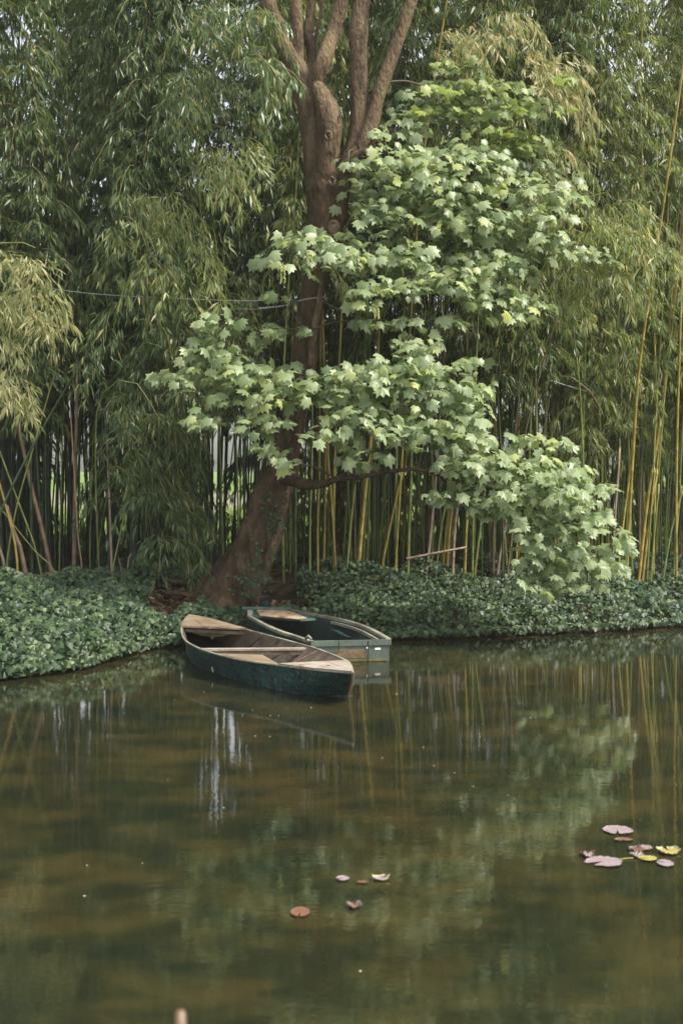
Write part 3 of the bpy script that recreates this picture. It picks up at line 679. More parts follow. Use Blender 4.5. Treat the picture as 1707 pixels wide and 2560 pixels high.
limb('limb', [(800, 385, 36, 17.2), (835, 330, 38, 17.2), (852, 285, 36, 17.2), (862, 240, 32, 17.2), (878, 190, 30, 17.2), (898, 135, 29, 17.2), (918, 80, 27, 17.2), (938, 20, 26, 17.2), (955, -40, 25, 17.2), (985, -200, 20, 17.2)], M_trunk, 18, 7, lab='outer right limb leaning right')
limb('limb', [(790, 385, 30, 17.1), (825, 362, 34, 17.0), (855, 352, 32, 16.9), (868, 348, 26, 16.9)], M_trunk, 14, 6, lab='cut stub of a limb below the right fork')
limb('limb', [(775, 285, 6, 17.0), (779, 270, 7, 17.0), (782, 262, 5, 17.0)], M_trunk, 8, 3)
low = limb('limb', [(640, 1098, 30, 17.2), (672, 1104, 24, 16.9), (705, 1112, 24, 16.6), (740, 1112, 18, 16.4), (775, 1100, 12, 16.2), (830, 1094, 10, 16.0), (900, 1082, 9, 15.9), (960, 1078, 8, 15.8), (1030, 1098, 7, 15.7), (1120, 1120, 6, 15.6), (1220, 1150, 5, 15.6), (1320, 1200, 4, 15.6)], M['bark_shaded'], 12, 6, .08, lab='low dark limb reaching right over the bank')
# pale torn strip of bark down the right flank
limb('bark_strip', [(670, 1040, 6, 17.2), (663, 1090, 12, 17.14), (655, 1140, 16, 17.12), (645, 1190, 14, 17.11), (633, 1240, 20, 17.1), (617, 1285, 16, 17.1), (604, 1325, 6, 17.15)], M['bark_scar'], 14, 8, .6, fq=11, lab='pale rough bark down the right side of the trunk')
limb('bark_strip', [(738, 655, 8, 17.1), (728, 720, 16, 17.08), (718, 780, 16, 17.08), (712, 840, 12, 17.08)], M['bark_scar'], 10, 8, .3, fq=9, lab='strip of pale bark at mid trunk with sunlit tone painted in')  # added strip whose paler colour carries the sunlight on the trunk
for (dx, dy, s, Y, hole) in ((754, 312, 9, 16.78, 'y'), (763, 416, 8, 16.92, 'y'), (766, 522, 13, 16.97, 'n'), (866, 333, 9, 16.72, 'y')):
    c = Dp(dx, dy, Y); rr_ = s*1.0887/F*Y
    mb = MB(); ring = [c+Vector((math.cos(a)*rr_*.75, 0.01*math.sin(3*a), math.sin(a)*rr_)) for a in np.linspace(0, 2*math.pi, 15)]
    mb.tube(ring, rr_*.38, 7, cap=False); k_ = mb.build('knot', M['bark_scar'] if hole == 'n' or dy > 320 else M['bark'], tree, smooth=True)
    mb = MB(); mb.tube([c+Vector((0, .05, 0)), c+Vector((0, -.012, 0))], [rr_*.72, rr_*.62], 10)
    mb.build('knot_plug', M['hole'] if hole == 'y' else M['bark_scar'], k_, smooth=True)
# roots
for pts in ([(540, 1340, 40), (500, 1352, 26), (455, 1345, 16, 17.5), (410, 1335, 12, 17.6), (372, 1332, 9, 17.8)], [(510, 1372, 44), (460, 1372, 22, 17.3), (420, 1363, 12, 17.3), (375, 1362, 8, 17.4)],
            [(520, 1380, 50, 17.2), (470, 1400, 34, 17.0), (430, 1412, 20, 16.9), (400, 1425, 12, 16.8)], [(560, 1340, 60, 17.2), (596, 1380, 24, 17.1), (630, 1392, 10, 17.1)]):
    limb('root', pts, M['bark_shaded'], 12, 6, .18)

# foliage clusters on the maple: (dx, dy, rx, ry, depth, kind)
BL = [(870, 745, 36, 18, 16.3), (950, 735, 44, 14, 16.3), (1030, 735, 50, 18, 16.3), (1085, 830, 40, 16, 16.1), (1120, 900, 24, 18, 15.9), (352, 872, 22, 16, 16.2), (700, 760, 26, 12, 16.5), (1390, 1120, 30, 18, 15.6), (1440, 1260, 24, 22, 15.5), (1200, 1330, 30, 20, 15.4), (1395, 600, 26, 16, 16.6), (1330, 460, 26, 16, 16.8), (500, 740, 60, 28, 16.3), (600, 758, 62, 26, 16.5), (470, 800, 60, 30, 16.2), (400, 866, 55, 22, 16.1), (520, 850, 105, 38, 16.2), (570, 905, 100, 42, 16.1), (462, 962, 38, 40, 16.0), (610, 970, 70, 34, 16.0), (610, 1030, 38, 26, 16.0), (650, 1060, 34, 32, 15.9),
 (700, 890, 105, 46, 16.0), (800, 880, 100, 52, 15.9), (960, 790, 62, 40, 16.1), (925, 850, 80, 50, 15.9), (1000, 890, 100, 58, 15.8), (1082, 950, 55, 44, 15.7), (840, 960, 110, 44, 15.8), (760, 1005, 66, 28, 15.8), (960, 980, 110, 48, 15.7), (845, 1050, 60, 26, 15.8), (1060, 1010, 80, 36, 15.7),
 (1090, 1070, 100, 44, 15.6), (1225, 1005, 60, 18, 15.7), (1290, 1022, 36, 16, 15.8), (1190, 1060, 90, 44, 15.6), (1290, 1085, 80, 34, 15.6), (1210, 1130, 110, 54, 15.5), (1330, 1150, 75, 44, 15.5), (1270, 1205, 95, 50, 15.4), (1370, 1190, 36, 40, 15.5), (1240, 1280, 50, 50, 15.4), (1330, 1280, 76, 50, 15.4), (1428, 1232, 28, 24, 15.5), (1395, 1300, 44, 36, 15.5), (1250, 1345, 56, 22, 15.4), (1345, 1345, 50, 16, 15.4), (1040, 1135, 66, 28, 15.7), (1140, 1160, 56, 34, 15.6),
 (690, 548, 66, 34, 16.4), (612, 600, 34, 22, 16.3), (632, 680, 40, 14, 16.4), (770, 590, 90, 42, 16.2), (890, 580, 105, 46, 16.3), (880, 500, 80, 40, 16.6), (1000, 430, 110, 60, 16.6), (900, 370, 88, 44, 16.6), (880, 306, 36, 18, 16.8), (800, 372, 34, 14, 16.6), (1080, 370, 100, 50, 16.8), (1190, 425, 84, 36, 16.8), (1080, 500, 120, 56, 16.6), (1240, 490, 70, 34, 16.7), (1290, 440, 34, 24, 16.8), (1010, 640, 110, 40, 16.3), (880, 660, 86, 34, 16.1), (1110, 615, 110, 44, 16.5), (1245, 700, 38, 18, 16.4), (1170, 730, 60, 20, 16.4), (1120, 680, 90, 28, 16.4), (1345, 580, 64, 22, 16.5), (1270, 550, 50, 24, 16.5), (830, 700, 44, 18, 16.1), (1040, 350, 80, 36, 17.0), (840, 740, 40, 14, 16.6), (780, 540, 40, 16, 16.6), (850, 470, 50, 20, 16.7)]
BT = [(1180, 330, 90, 30, 17.3), (1000, 260, 80, 26, 17.4), (1110, 200, 110, 26, 17.3), (1225, 245, 80, 26, 17.2), (1000, 205, 54, 26, 17.3), (1080, 255, 120, 20, 17.3), (1150, 300, 80, 16, 17.2), (1050, 150, 70, 22, 17.5), (1290, 180, 34, 20, 17.2)]
outline = [(0, -.25), (.32, -.42), (.42, -.12), (.66, .12), (.42, .23), (.42, .55), (.19, .49), (0, .84), (-.19, .49), (-.42, .55), (-.42, .23), (-.66, .12), (-.42, -.12), (-.32, -.42)]
def maple_leaf_pts(rs, curl):
    c = [(0, 0, .06)]; out = []
    for a, b in outline:
        q = math.hypot(a, b)
        out.append((a*(1+rs.uniform(-.08, .08)), b*(1+rs.uniform(-.08, .08)), -.42*curl*q*q-abs(a)*.12+rs.uniform(-.03, .03)))
    return np.array(c+out)
LEAF = [maple_leaf_pts(random.Random(s), .5+.4*(s % 3)) for s in range(6)]
LT = [(0, i+1, (i+1) % 14+1) for i in range(14)]
def scatter(bl, seed, size, dens):
    r = np.random.default_rng(seed); c, N, Dv, S = [], [], [], []
    for (dx, dy, rx, ry, dep) in bl:
        n = int(math.pi*rx*ry*1.185/700*dens)
        a = r.uniform(0, 6.28, n); q = np.sqrt(r.uniform(0, 1, n))*np.where(r.random(n) < .22, r.uniform(1.0, 1.5, n), r.uniform(.85, 1.05, n))
        tiers = max(1, int(ry/11)); ty = (r.integers(0, tiers, n)+.5)/tiers*2-1
        u = q*np.cos(a); vq = (.55*ty*np.sqrt(np.clip(1-u*u, 0, 1))+.45*q*np.sin(a))
        for i in range(n):
            dd = r.normal()*.22
            p = D(dx+rx*u[i], dy+ry*1.15*vq[i]+abs(u[i])*ry*.12, dep+dd)
            c.append(p)
            out = np.array([u[i]*.8+(.35 if dx > 720 else -.35), -.55, 0])
            nn = np.array([out[0]*.35+r.normal()*.45, -.42+r.normal()*.48, .78+r.normal()*.32])
            N.append(nn); Dv.append(np.array([out[0]*.5+r.normal()*.5, -.45+r.normal()*.3, -.75+r.normal()*.25])); S.append(size*(.5+.8*r.random()**.7))
    c = np.array(c); N = nrm(np.array(N)); Dv = np.array(Dv); Dv = nrm(Dv-N*(Dv*N).sum(1, keepdims=True)); S = np.array(S)
    return c, N, Dv, S
c, N, Dv, S = scatter(BL, 4, .120, 3.7)
sidev = np.cross(Dv, N)
# the 300 nearest leaves are parts, the rest one mass
order = np.argsort(c[:, 1]-S*4); near = order[:300]; rest = order[300:]
leaf_meshes = []
for L_ in LEAF:
    mm = bpy.data.meshes.new('leaf'); mm.from_pydata(L_.tolist(), [], LT); mm.materials.append(M['maple']); leaf_meshes.append(mm)
for i in near:
    o = bpy.data.objects.new('leaf', leaf_meshes[int(i) % 6]); col.objects.link(o); o.parent = tree
    m4 = Matrix(((sidev[i][0]*S[i], Dv[i][0]*S[i], N[i][0]*S[i], c[i][0]-tb.x), (sidev[i][1]*S[i], Dv[i][1]*S[i], N[i][1]*S[i], c[i][1]-tb.y), (sidev[i][2]*S[i], Dv[i][2]*S[i], N[i][2]*S[i], c[i][2]-tb.z), (0, 0, 0, 1)))
    o.matrix_local = m4
def joined_leaves(name, c, N, Dv, S, mat):
    k = np.arange(len(c)) % 6; L_ = np.stack(LEAF)[k]
    sv = np.cross(Dv, N)
    V = c[:, None]+(sv[:, None]*L_[..., 0:1]+Dv[:, None]*L_[..., 1:2]+N[:, None]*L_[..., 2:3])*S[:, None, None]
    V = V-np.array(tb)
    me = tri_mesh(name, V, 15, LT, [mat]); return link(name, me, tree, 'stuff')
joined_leaves('foliage', c[rest], N[rest], Dv[rest], S[rest], M['maple'])
BF = [(1080, 230, 180, 80, 17.6), (1180, 380, 150, 90, 17.4), (930, 300, 70, 50, 17.3), (1010, 450, 220, 120, 17.2), (990, 600, 220, 70, 16.9), (1130, 540, 140, 120, 17.2), (1150, 690, 110, 40, 17.0), (900, 420, 110, 90, 17.2), (1000, 900, 150, 70, 16.2), (1200, 1120, 130, 80, 16.0), (700, 900, 200, 40, 16.5), (540, 850, 130, 70, 16.6), (1290, 1260, 100, 80, 15.8)]
c3, N3, D3, S3 = scatter(BF, 14, .125, 1.5)
joined_leaves('foliage', c3, N3, D3, S3, M['maple'])
c2, N2, D2, S2 = scatter(BT, 9, .105, 4.2)
o = joined_leaves('foliage', c2, N2, D2, S2, M['maple_top']); o['label'] = 'yellow green young leaves at the top right of the crown'
# branches to the clusters
roots = [Dp(700, 830), Dp(720, 660), Dp(745, 545), Dp(640, 1095, 17.2), Dp(775, 1100, 16.2), Dp(960, 1078, 15.8), Dp(1120, 1120, 15.6), Dp(1320, 1200, 15.6), Dp(820, 345), Dp(865, 235, 17.2), Dp(880, 190, 17.2)]
nodes_ = [(p, .022) for p in roots]
items = [(D(b[0], b[1]+b[3]*.2, b[4]+.12), b) for b in BL+BT]
items.sort(key=lambda it: min((it[0]-p).length for p in roots))
for p, b in items:
    best = min(nodes_, key=lambda q: (q[0]-p).length+.25*max(0, p.z-q[0].z-.3)+(.012/max(q[1], .004))*.2)
    q, rq = best; mid = q.lerp(p, .5)+Vector((random.uniform(-.05, .05), 0, .10*(p-q).length))
    mb = MB(); r1 = max(rq*.62, .004); path = bezier([q, mid, p], 6)
    mb.tube(path, [rq*.7+(r1*.8-rq*.7)*i/(len(path)-1) for i in range(len(path))], 6)
    mb.build('branch', M['twig_dark'], tree, smooth=True)
    nodes_.append((p, r1))
    # short side twigs carrying the leaves
    mb = MB()
    for k in range(6):
        a = random.uniform(0, 6.28)
        e = D(b[0]+b[2]*.85*math.cos(a), b[1]+b[3]*.8*math.sin(a), b[4]+random.uniform(-.15, .15))
        mb.tube(bezier([p, p.lerp(e, .5)+Vector((0, 0, .04)), e], 3), [.004, .0038, .0036, .003, .0026, .0022, .0018], 4)
    mb.build('twigs', M['twig_dark'], tree)['kind'] = 'stuff'
# flower tassels
M['tassel'] = surf('maple_flower', [(.3, (.30, .34, .10)), (.7, (.45, .45, .16))], 20, bump=0)
for (px, y0, y1) in ((707, 668, 714), (774, 640, 674), (941, 776, 802)):
    mb = MB(); k = 14
    for i in range(k):
        for s in (-1, 1):
            p = P(px+s*(3+random.random()*3), y0+(y1-y0)*i/k, 15.75+random.uniform(-.02, .02))
            mb.tube([p, p+Vector((0, 0, .014)), p+Vector((0, 0, .026))], [.004, .010, .003], 5)
    mb.tube([P(px, y0-12, 15.8), P(px, y1, 15.75)], .002, 4)
    mb.build('flower_tassel', M['tassel'], tree, smooth=True)
# ivy climbing the trunk
r = np.random.default_rng(12); pts = []
for i in range(260):
    t_ = r.uniform(0, 1)**.8; dy = 1120+t_*250; xc = 650-(dy-1080)*.24-max(0, dy-1280)*.2
    pts.append(np.array(D(xc+r.normal()*26, dy, 17.02-.0006*(dy-1100)+r.normal()*.03)))
pts = np.array(pts); n = len(pts); s = .045*r.uniform(.4, 1.1, n)
nor = nrm(np.stack([r.normal(.2, .4, n), -np.ones(n), r.normal(.4, .4, n)], 1)); dr = nrm(np.cross(nor, r.normal(size=(n, 3)))); s2 = np.cross(nor, dr)
V = np.stack([pts+(s2*a+dr*b)*s[:, None] for a, b in [(0, -.35), (.55, -.3), (.42, .12), (0, .75), (-.42, .12), (-.55, -.3)]], 1)
me = tri_mesh('climbing_ivy', V, 6, [(0, 1, 2, 3), (0, 3, 4, 5)], [M['ivy']])
o = bpy.data.objects.new('climbing_ivy', me); col.objects.link(o); tag(o, 'sparse small ivy climbing the lower right side of the maple trunk', 'ivy', kind='stuff')

# ------------------------------------------------------------------ wires
M['wire'] = surf('galvanised_wire', [(.3, (.25, .27, .27)), (.7, (.42, .45, .45))], 30, rough=.45, spec=.6, bump=.1)
def wire(name, pts, r, label, cat='wire'):
    t = thing(name, pts[0], label, cat); mb = MB(); mb.tube(bezier(pts, 6), r, 5); mb.build('strand', M['wire'], t, smooth=True); return t
wire('wire', [P(735, 750, 17.1), P(600, 752, 17.2), P(420, 745, 17.5), P(240, 735, 17.8), P(120, 720, 18.1)], .0042, 'taut grey wire running left from the trunk through the bamboo')
t = wire('wire', [P(728, 762, 17.1), P(660, 772, 17.2), P(590, 772, 17.5), P(520, 768, 18)], .0035, 'short twisted wire hanging left of the trunk below the taut wire')
mb = MB()
for i in range(9):
    a = P(648+i*8, 771-i*.8, 17.15); mb.tube([a, a+Vector((.03, 0, .006))], .008, 6)
mb.build('chain_link', M['wire'], t)['kind'] = 'stuff'
wire('wire', [P(806, 752, 17.2), P(860, 780, 17.3), P(930, 804, 17.6), P(1010, 830, 18.2)], .004, 'grey wire running right and down from the trunk into the leaves')
wire('wire', [P(1375, 951, 18.6), P(1430, 968, 18.8), P(1485, 984, 19)], .006, 'short bluish wire in the dark gap at the right')
# wire collar on the trunk
mb = MB(); cc = D(702, 690, 17.3); mb.tube([cc+Vector((.20*math.cos(a)+.06, .21*math.sin(a), .03*math.cos(a))) for a in np.linspace(0, 2*math.pi, 20)], .008, 6, cap=False)
o = mb.build('wire_loop', M['wire'], None, smooth=True); tag(o, 'wire looped around the maple trunk', 'wire loop')

# ------------------------------------------------------------------ boats
def paint(name, base, worn, amt, scale=3.5, stretch=(1, 1, .25), dark=(.01, .02, .018)):
    m, t, o = nodes(name); L = t.links.new
    tc = t.nodes.new('ShaderNodeTexCoord'); mp = t.nodes.new('ShaderNodeMapping'); mp.inputs['Scale'].default_value = stretch; L(tc.outputs['Object'], mp.inputs[0])
    n = t.nodes.new('ShaderNodeTexNoise'); n.inputs['Scale'].default_value = scale; n.inputs['Detail'].default_value = 5; L(mp.outputs[0], n.inputs[0])
    n2 = t.nodes.new('ShaderNodeTexNoise'); n2.inputs['Scale'].default_value = 30; n2.inputs['Detail'].default_value = 8; n2.inputs['Roughness'].default_value = .7; L(mp.outputs[0], n2.inputs[0])
    r1 = ramp(t, [(.35, dark), (.5, base), (.68, tuple(min(1, c*1.7) for c in base))]); L(n.outputs[0], r1.inputs[0])
    r2 = ramp(t, [(amt, (0, 0, 0)), (amt+.08, (1, 1, 1))]); L(n2.outputs[0], r2.inputs[0])
    mx = t.nodes.new('ShaderNodeMixRGB'); L(r2.outputs[0], mx.inputs[0]); L(r1.outputs[0], mx.inputs[1]); mx.inputs[2].default_value = (*worn, 1)
    b = t.nodes.new('ShaderNodeBsdfPrincipled'); L(mx.outputs[0], b.inputs['Base Color']); b.inputs['Roughness'].default_value = .5
    bp = t.nodes.new('ShaderNodeBump'); bp.inputs['Distance'].default_value = .004; bp.inputs['Strength'].default_value = .6; L(n2.outputs[0], bp.inputs['Height']); L(bp.outputs[0], b.inputs['Normal'])
    L(b.outputs[0], o.inputs[0]); return m
M['hull'] = paint('boat_paint_teal', (.010, .055, .045), (.14, .165, .15), .52, 5, (1.6, 1.6, .35), dark=(.009, .022, .032))
M['hull_in'] = surf('boat_inside_wood', [(.3, (.05, .040, .028)), (.5, (.115, .088, .062)), (.75, (.20, .16, .12))], 5, (1, 1, 1), .85, .4, 40, .15)
M['deck_tan'] = surf('weathered_deck_tan', [(.25, (.09, .065, .04)), (.5, (.185, .14, .09)), (.75, (.27, .21, .14))], 7, (.6, 1, 1), .85, .5, 50, .2)
M['deck_pale'] = surf('weathered_deck_pale', [(.25, (.16, .13, .10)), (.5, (.29, .25, .20)), (.75, (.40, .36, .30))], 7, (.6, 1, 1), .85, .5, 50, .2)
M['rail'] = paint('gunwale_worn', (.17, .17, .13), (.34, .30, .23), .52, 3, (1, 1, 1), (.11, .10, .07))
M['stem'] = surf('stem_wood', [(.3, (.20, .11, .08)), (.7, (.42, .30, .24))], 14, bump=.4)
M['shade'] = surf('boat_bilge_shade', [(.3, (.012, .012, .009)), (.7, (.035, .03, .022))], 8, bump=.2)  # boat floor colour with the shade inside the hull painted in
M['hull2'] = paint('boat_paint_dark_green', (.018, .030, .024), (.09, .10, .075), .68, 4)
M['transom'] = paint('boat_paint_grey_green', (.085, .11, .085), (.19, .17, .11), .58, 5, (1, 1, .6), (.055, .07, .055))
M['greenpaint'] = paint('boat_paint_bright_green', (.035, .085, .062), (.18, .17, .12), .58, 8, (1, 1, 1), (.02, .05, .04))
M['rust'] = surf('rust_ply', [(.3, (.10, .075, .045)), (.55, (.19, .125, .065)), (.75, (.13, .13, .085))], 8, (1, 1, 1), .8, .3)
M['algae'] = surf('algae_line', [(.3, (.06, .06, .018)), (.7, (.19, .155, .04))], 25, bump=.5)
M['white'] = surf('white_tag', [(.3, (.65, .65, .62)), (.7, (.8, .8, .78))], 10, bump=0)
M['peeling'] = surf('peeling_ply', [(.3, (.17, .10, .06)), (.48, (.34, .23, .14)), (.6, (.46, .34, .23)), (.75, (.24, .16, .10))], 9, (1.2, .35, 1), .9, .8, 30, .1)
M['black'] = surf('black_rubber', [(.3, (.008, .008, .008)), (.7, (.02, .02, .02))], 10, bump=.2)

def interp_poly(pts, n):
    pts = bezier(pts, 8); seg = [0]
    for a, b in zip(pts, pts[1:]): seg.append(seg[-1]+(b-a).length)
    out = []
    for k in range(n):
        s = seg[-1]*k/(n-1); i = 0
        while i < len(seg)-2 and s > seg[i+1]: i += 1
        out.append(pts[i].lerp(pts[i+1], (s-seg[i])/max(seg[i+1]-seg[i], 1e-9)))
    return out
def loft(mb, A, B, m=0, rows=1):
    n = len(mb.v); k = len(A)
    for r_i in range(rows+1):
        for a_, b_ in zip(A, B): mb.v.append(tuple(a_.lerp(b_, r_i/rows)))
    for r_i in range(rows):
        for i in range(k-1):
            o_ = n+r_i*k; mb.f.append((o_+i, o_+i+1, o_+k+i+1, o_+k+i)); mb.m.append(m)
NS = 28
nearG = interp_poly([G(473.5, 1538, .34), G(459, 1553, .325), G(453.5, 1574, .30), G(461, 1599, .275), G(482, 1614, .26), G(510, 1626, .25), G(543, 1636, .245), G(600, 1650, .24), G(689, 1662, .245), G(779, 1674, .26), G(882, 1683, .29)], NS)
farG = interp_poly([G(473.5, 1538, .34), G(520, 1547, .33), G(575, 1562, .305), G(625, 1576, .285), G(715, 1600, .255), G(784, 1619, .25), G(830, 1636, .25), G(866, 1652, .265), G(879, 1666, .28), G(882, 1683, .29)], NS)
cN = interp_poly([G(486, 1560, .20), G(468, 1590, .12), G(466, 1618, .06), G(490, 1667, -.02), G(540, 1688, -.02), G(600, 1708, -.02), G(702, 1732, -.02), G(786, 1742, -.015), G(840, 1741, 0), G(869, 1738, .02)], NS)
# far chine mirrors the near one
fC = []
for i in range(NS):
    d = farG[i]-nearG[i]; d.z = 0
    q = cN[i]+d*.66; q.z = cN[i].z; fC.append(q)
fC[0] = cN[0].copy(); fC[-1] = cN[-1].copy()
boat = thing('rowing_boat', (-.8, 13.6, 0), 'old teal green wooden boat with tan decks, in front and longer of the two', 'boat', 'old boats moored at the bank')
mb = MB()
loft(mb, nearG, cN, 0, 4); loft(mb, farG, fC, 0, 4)
lowN = [p+Vector((0, 0, -.12)) for p in cN]; lowF = [p+Vector((0, 0, -.12)) for p in fC]
loft(mb, cN, lowN, 0); loft(mb, fC, lowF, 0); loft(mb, lowN, lowF, 0)
h = mb.build('hull', M['hull'], boat, smooth=True)
def inner(A, B, t, z0):
    out = []
    for a, b in zip(A, B):
        d = b-a; d.z = 0; q = a+(d.normalized()*min(t, d.length*.4) if d.length > 1e-5 else Vector()); q.z = a.z+z0; out.append(q)
    return out
inN = inner(nearG, farG, .022, -.004); inF = inner(farG, nearG, .022, -.004)
ibN = inner(cN, fC, .03, 0); ibF = inner(fC, cN, .03, 0)
for L_ in (ibN, ibF):
    for p in L_: p.z = max(p.z+.02, .018)
mb = MB(); loft(mb, inN, ibN); loft(mb, inF, ibF); mb.build('inner_lining', M['hull_in'], boat)
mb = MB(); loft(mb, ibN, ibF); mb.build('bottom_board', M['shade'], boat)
def rail(A, wd, hh, name, mat, par, B=None):
    mb = MB()
    out = [p+Vector((0, 0, .006)) for p in A]
    ins = inner(A, B, wd, .006)
    n = len(A)
    ou2 = [p-(q-p)*.45 for p, q in zip(out, ins)]
    loft(mb, ou2, ins); loft(mb, [p-Vector((0, 0, hh)) for p in ou2], ou2); loft(mb, ins, [p-Vector((0, 0, hh)) for p in ins])
    return mb.build(name, mat, par)
rail(nearG, .014, .012, 'gunwale', M['rail'], boat, farG); rail(farG, .016, .015, 'gunwale', M['rail'], boat, nearG)
def plank_deck(edgeA, edgeB, n, mat, par, z=.012, th=.02, name='deck_plank', gap=.12):
    """edgeA/edgeB: two polylines; planks run between split param rows"""
    for k in range(n):
        a, b = k/n+gap*.04, (k+1)/n-gap*.04
        def mixp(i, f): p = edgeA[i].lerp(edgeB[i], f); return p+Vector((0, 0, z+random.uniform(0, .002)))
        m_ = len(edgeA)
        poly = [mixp(i, a) for i in range(m_)]+[mixp(i, b) for i in range(m_-1, -1, -1)]
        mb = MB(); mb.prism(poly, th); mb.build(name, mat, par)
# stern deck: fan from the tip to the front edge at y px 1576
def cut(A, frac): k = max(2, int(len(A)*frac)); return A[:k]
iN = next(i for i in range(NS) if nearG[i].y < 14.95); iF = next(i for i in range(NS) if farG[i].y < 14.85)
e1 = interp_poly(nearG[:iN+1], 7); e2 = interp_poly(farG[:iF+1], 7)
plank_deck(e1, e2, 3, M['deck_tan'], boat, name='stern_deck_plank', z=.014)
# beam and splintered panel under the stern deck
a, b = nearG[iN]+Vector((.02, 0, -.02)), farG[iF]+Vector((-.02, 0, -.02))
mb = MB(); mb.beam(a+Vector((.02, .03, 0)), b+Vector((-.02, .03, 0)), Vector((0, .012, 0)), .035); mb.build('deck_beam', M['hull_in'], boat)
pan = []; kk = 22
for i in range(kk+1): f = .08+.74*i/kk; pan.append(a.lerp(b, f)+Vector((0, .09, -.02)))
bot = []
for i in range(kk, -1, -1):
    f = i/kk; dz = -.055*math.sin(math.pi*min(1, f*1.05))**.6-random.uniform(0, .012)-(.035 if abs(f-.5) < .03 else 0); bot.append(pan[i]+Vector((0, 0, dz)))
mb = MB(); mb.prism(pan+bot, .012, up=Vector((0, -1, 0))); mb.build('splintered_panel', M['deck_tan'], boat)
# bow deck
i1 = min(range(NS), key=lambda i: abs(nearG[i].x-G(689, 1662, .245).x)); i2 = min(range(NS), key=lambda i: abs(farG[i].x-G(866, 1654, .265).x))
e1 = interp_poly(nearG[i1:], 7); e2 = interp_poly(farG[i2:], 7)
plank_deck(e1, e2, 3, M['deck_pale'], boat, name='bow_deck_plank', z=.016)
# thwart
a, b = G(503, 1621, .235), G(783, 1619, .235)
mb = MB(); mb.beam(a, b, Vector((0, .035, 0)), .025); mb.build('thwart', M['deck_pale'], boat, bevel=.004)
mb = MB(); mb.beam(a+Vector((.05, -.02, -.026)), b+Vector((-.05, -.02, -.026)), Vector((0, .008, 0)), .04); mb.build('thwart_apron', M['hull_in'], boat)
mb = MB(); mb.beam(b+Vector((-.09, .02, -.03)), b+Vector((-.04, .02, -.03)), Vector((0, .03, 0)), .10); mb.build('thwart_knee', M['black'], boat)
# side bench board along the near gunwale
mb = MB(); mb.prism([G(545, 1634, .225), G(655, 1636, .19), G(705, 1664, .22), G(640, 1655, .225)], .018); mb.build('side_board', M['deck_tan'], boat)
# ribs on the far side
for k, (px, big) in enumerate(((655, 0), (705, 0), (742, 0), (795, 1), (822, 0), (850, 0))):
    j = min(range(NS), key=lambda i: abs((inF[i].x/inF[i].y*F+853.5)-px))
    tp, bt = inF[j], ibF[j]; d = (nearG[j]-farG[j]).normalized()*.012; along = (inF[min(j+1, NS-1)]-inF[j-1]).normalized()*(.014 if big else .010)
    mb = MB(); mb.prism([tp+d-along+Vector((0, 0, -.008)), tp+d+along+Vector((0, 0, -.008)), bt+d+along, bt+d-along], .012, up=d.normalized()); mb.build('rib', M['stem'] if big else M['hull_in'], boat)
    tp, bt = inN[j], ibN[j]; d = -d
    mb = MB(); mb.prism([tp+d-along+Vector((0, 0, -.008)), tp+d+along+Vector((0, 0, -.008)), bt+d+along, bt+d-along], .012, up=d.normalized()); mb.build('rib', M['hull_in'], boat)
mb = MB(); mb.tube(bezier([nearG[-1]+Vector((0, -.008, .012)), nearG[-1].lerp(cN[-1], .5)+Vector((.012, -.01, 0)), cN[-1]+Vector((0, -.008, -.03))], 5), .012, 7); mb.build('stem', M['stem'], boat, smooth=True)
mb = MB(); mb.tube([p+Vector((0, -.004, .006)) for p in cN[4:]], .007, 5); mb.build('chine_strip', M['algae'], boat)
# old leaf stuck on the hull
p = P(530, 1665, 13.35); mb = MB(); mb.face([p, p+Vector((.012, -.01, -.02)), p+Vector((.016, -.005, -.07)), p+Vector((-.006, -.012, -.03))])
o = mb.build('dead_leaf', M['petal']); tag(o, 'small tan leaf stuck to the teal boat side at the waterline', 'leaf')

for (nm, px0, px1, py, z_, k_) in (('dead_leaf', 520, 740, 1606, .05, 9), ('dead_leaf', 500, 600, 1572, .32, 3), ('dead_leaf', 730, 850, 1666, .285, 4)):
    rr = random.Random(k_)
    for i in range(k_):
        p = G(rr.uniform(px0, px1), py+rr.uniform(-4, 6), z_); a = rr.uniform(0, 6.28); s_ = rr.uniform(.02, .04)
        u = Vector((math.cos(a), math.sin(a), .1))*s_; v_ = Vector((-math.sin(a), math.cos(a), .15))*s_*.4
        mb = MB(); mb.face([p-u, p-v_, p+u, p+v_+Vector((0, 0, .006))]); o = mb.build(nm, M['litter'])
        tag(o, {9: 'brown fallen leaf lying in the bottom of the front boat', 3: 'brown fallen leaf on the stern deck of the front boat', 4: 'brown fallen leaf on the pale bow deck of the front boat'}[k_], 'leaf', 'fallen leaves in the front boat')

# second boat
b2 = thing('pram_boat', (-.2, 15.3, 0), 'smaller dark green square-ended boat with grey transom, behind the teal boat', 'boat', 'old boats moored at the bank')
n2 = interp_poly([G(619, 1538, .30), G(638, 1549, .285), G(664, 1563, .265), G(702, 1579, .245), G(740, 1591, .23), G(778, 1604, .215)], 18)
f2 = interp_poly([G(700, 1521, .32), G(740, 1526, .31), G(779, 1534, .295), G(822, 1541, .28), G(868, 1551, .265), G(919, 1568, .245), G(965, 1592, .22), G(975, 1600, .215)], 18)
def drop(A, B, inn, z):
    out = []
    for a_, b_ in zip(A, B):
        d = b_-a_; d.z = 0; q = a_+d.normalized()*inn; q.z = z; out.append(q)
    return out
c2n = drop(n2, f2, .05, -.06); c2f = drop(f2, n2, .05, -.06)
mb = MB(); loft(mb, n2, c2n); loft(mb, f2, c2f); loft(mb, c2n, c2f); mb.face([n2[0], f2[0], c2f[0], c2n[0]]); mb.build('hull', M['hull2'], b2)
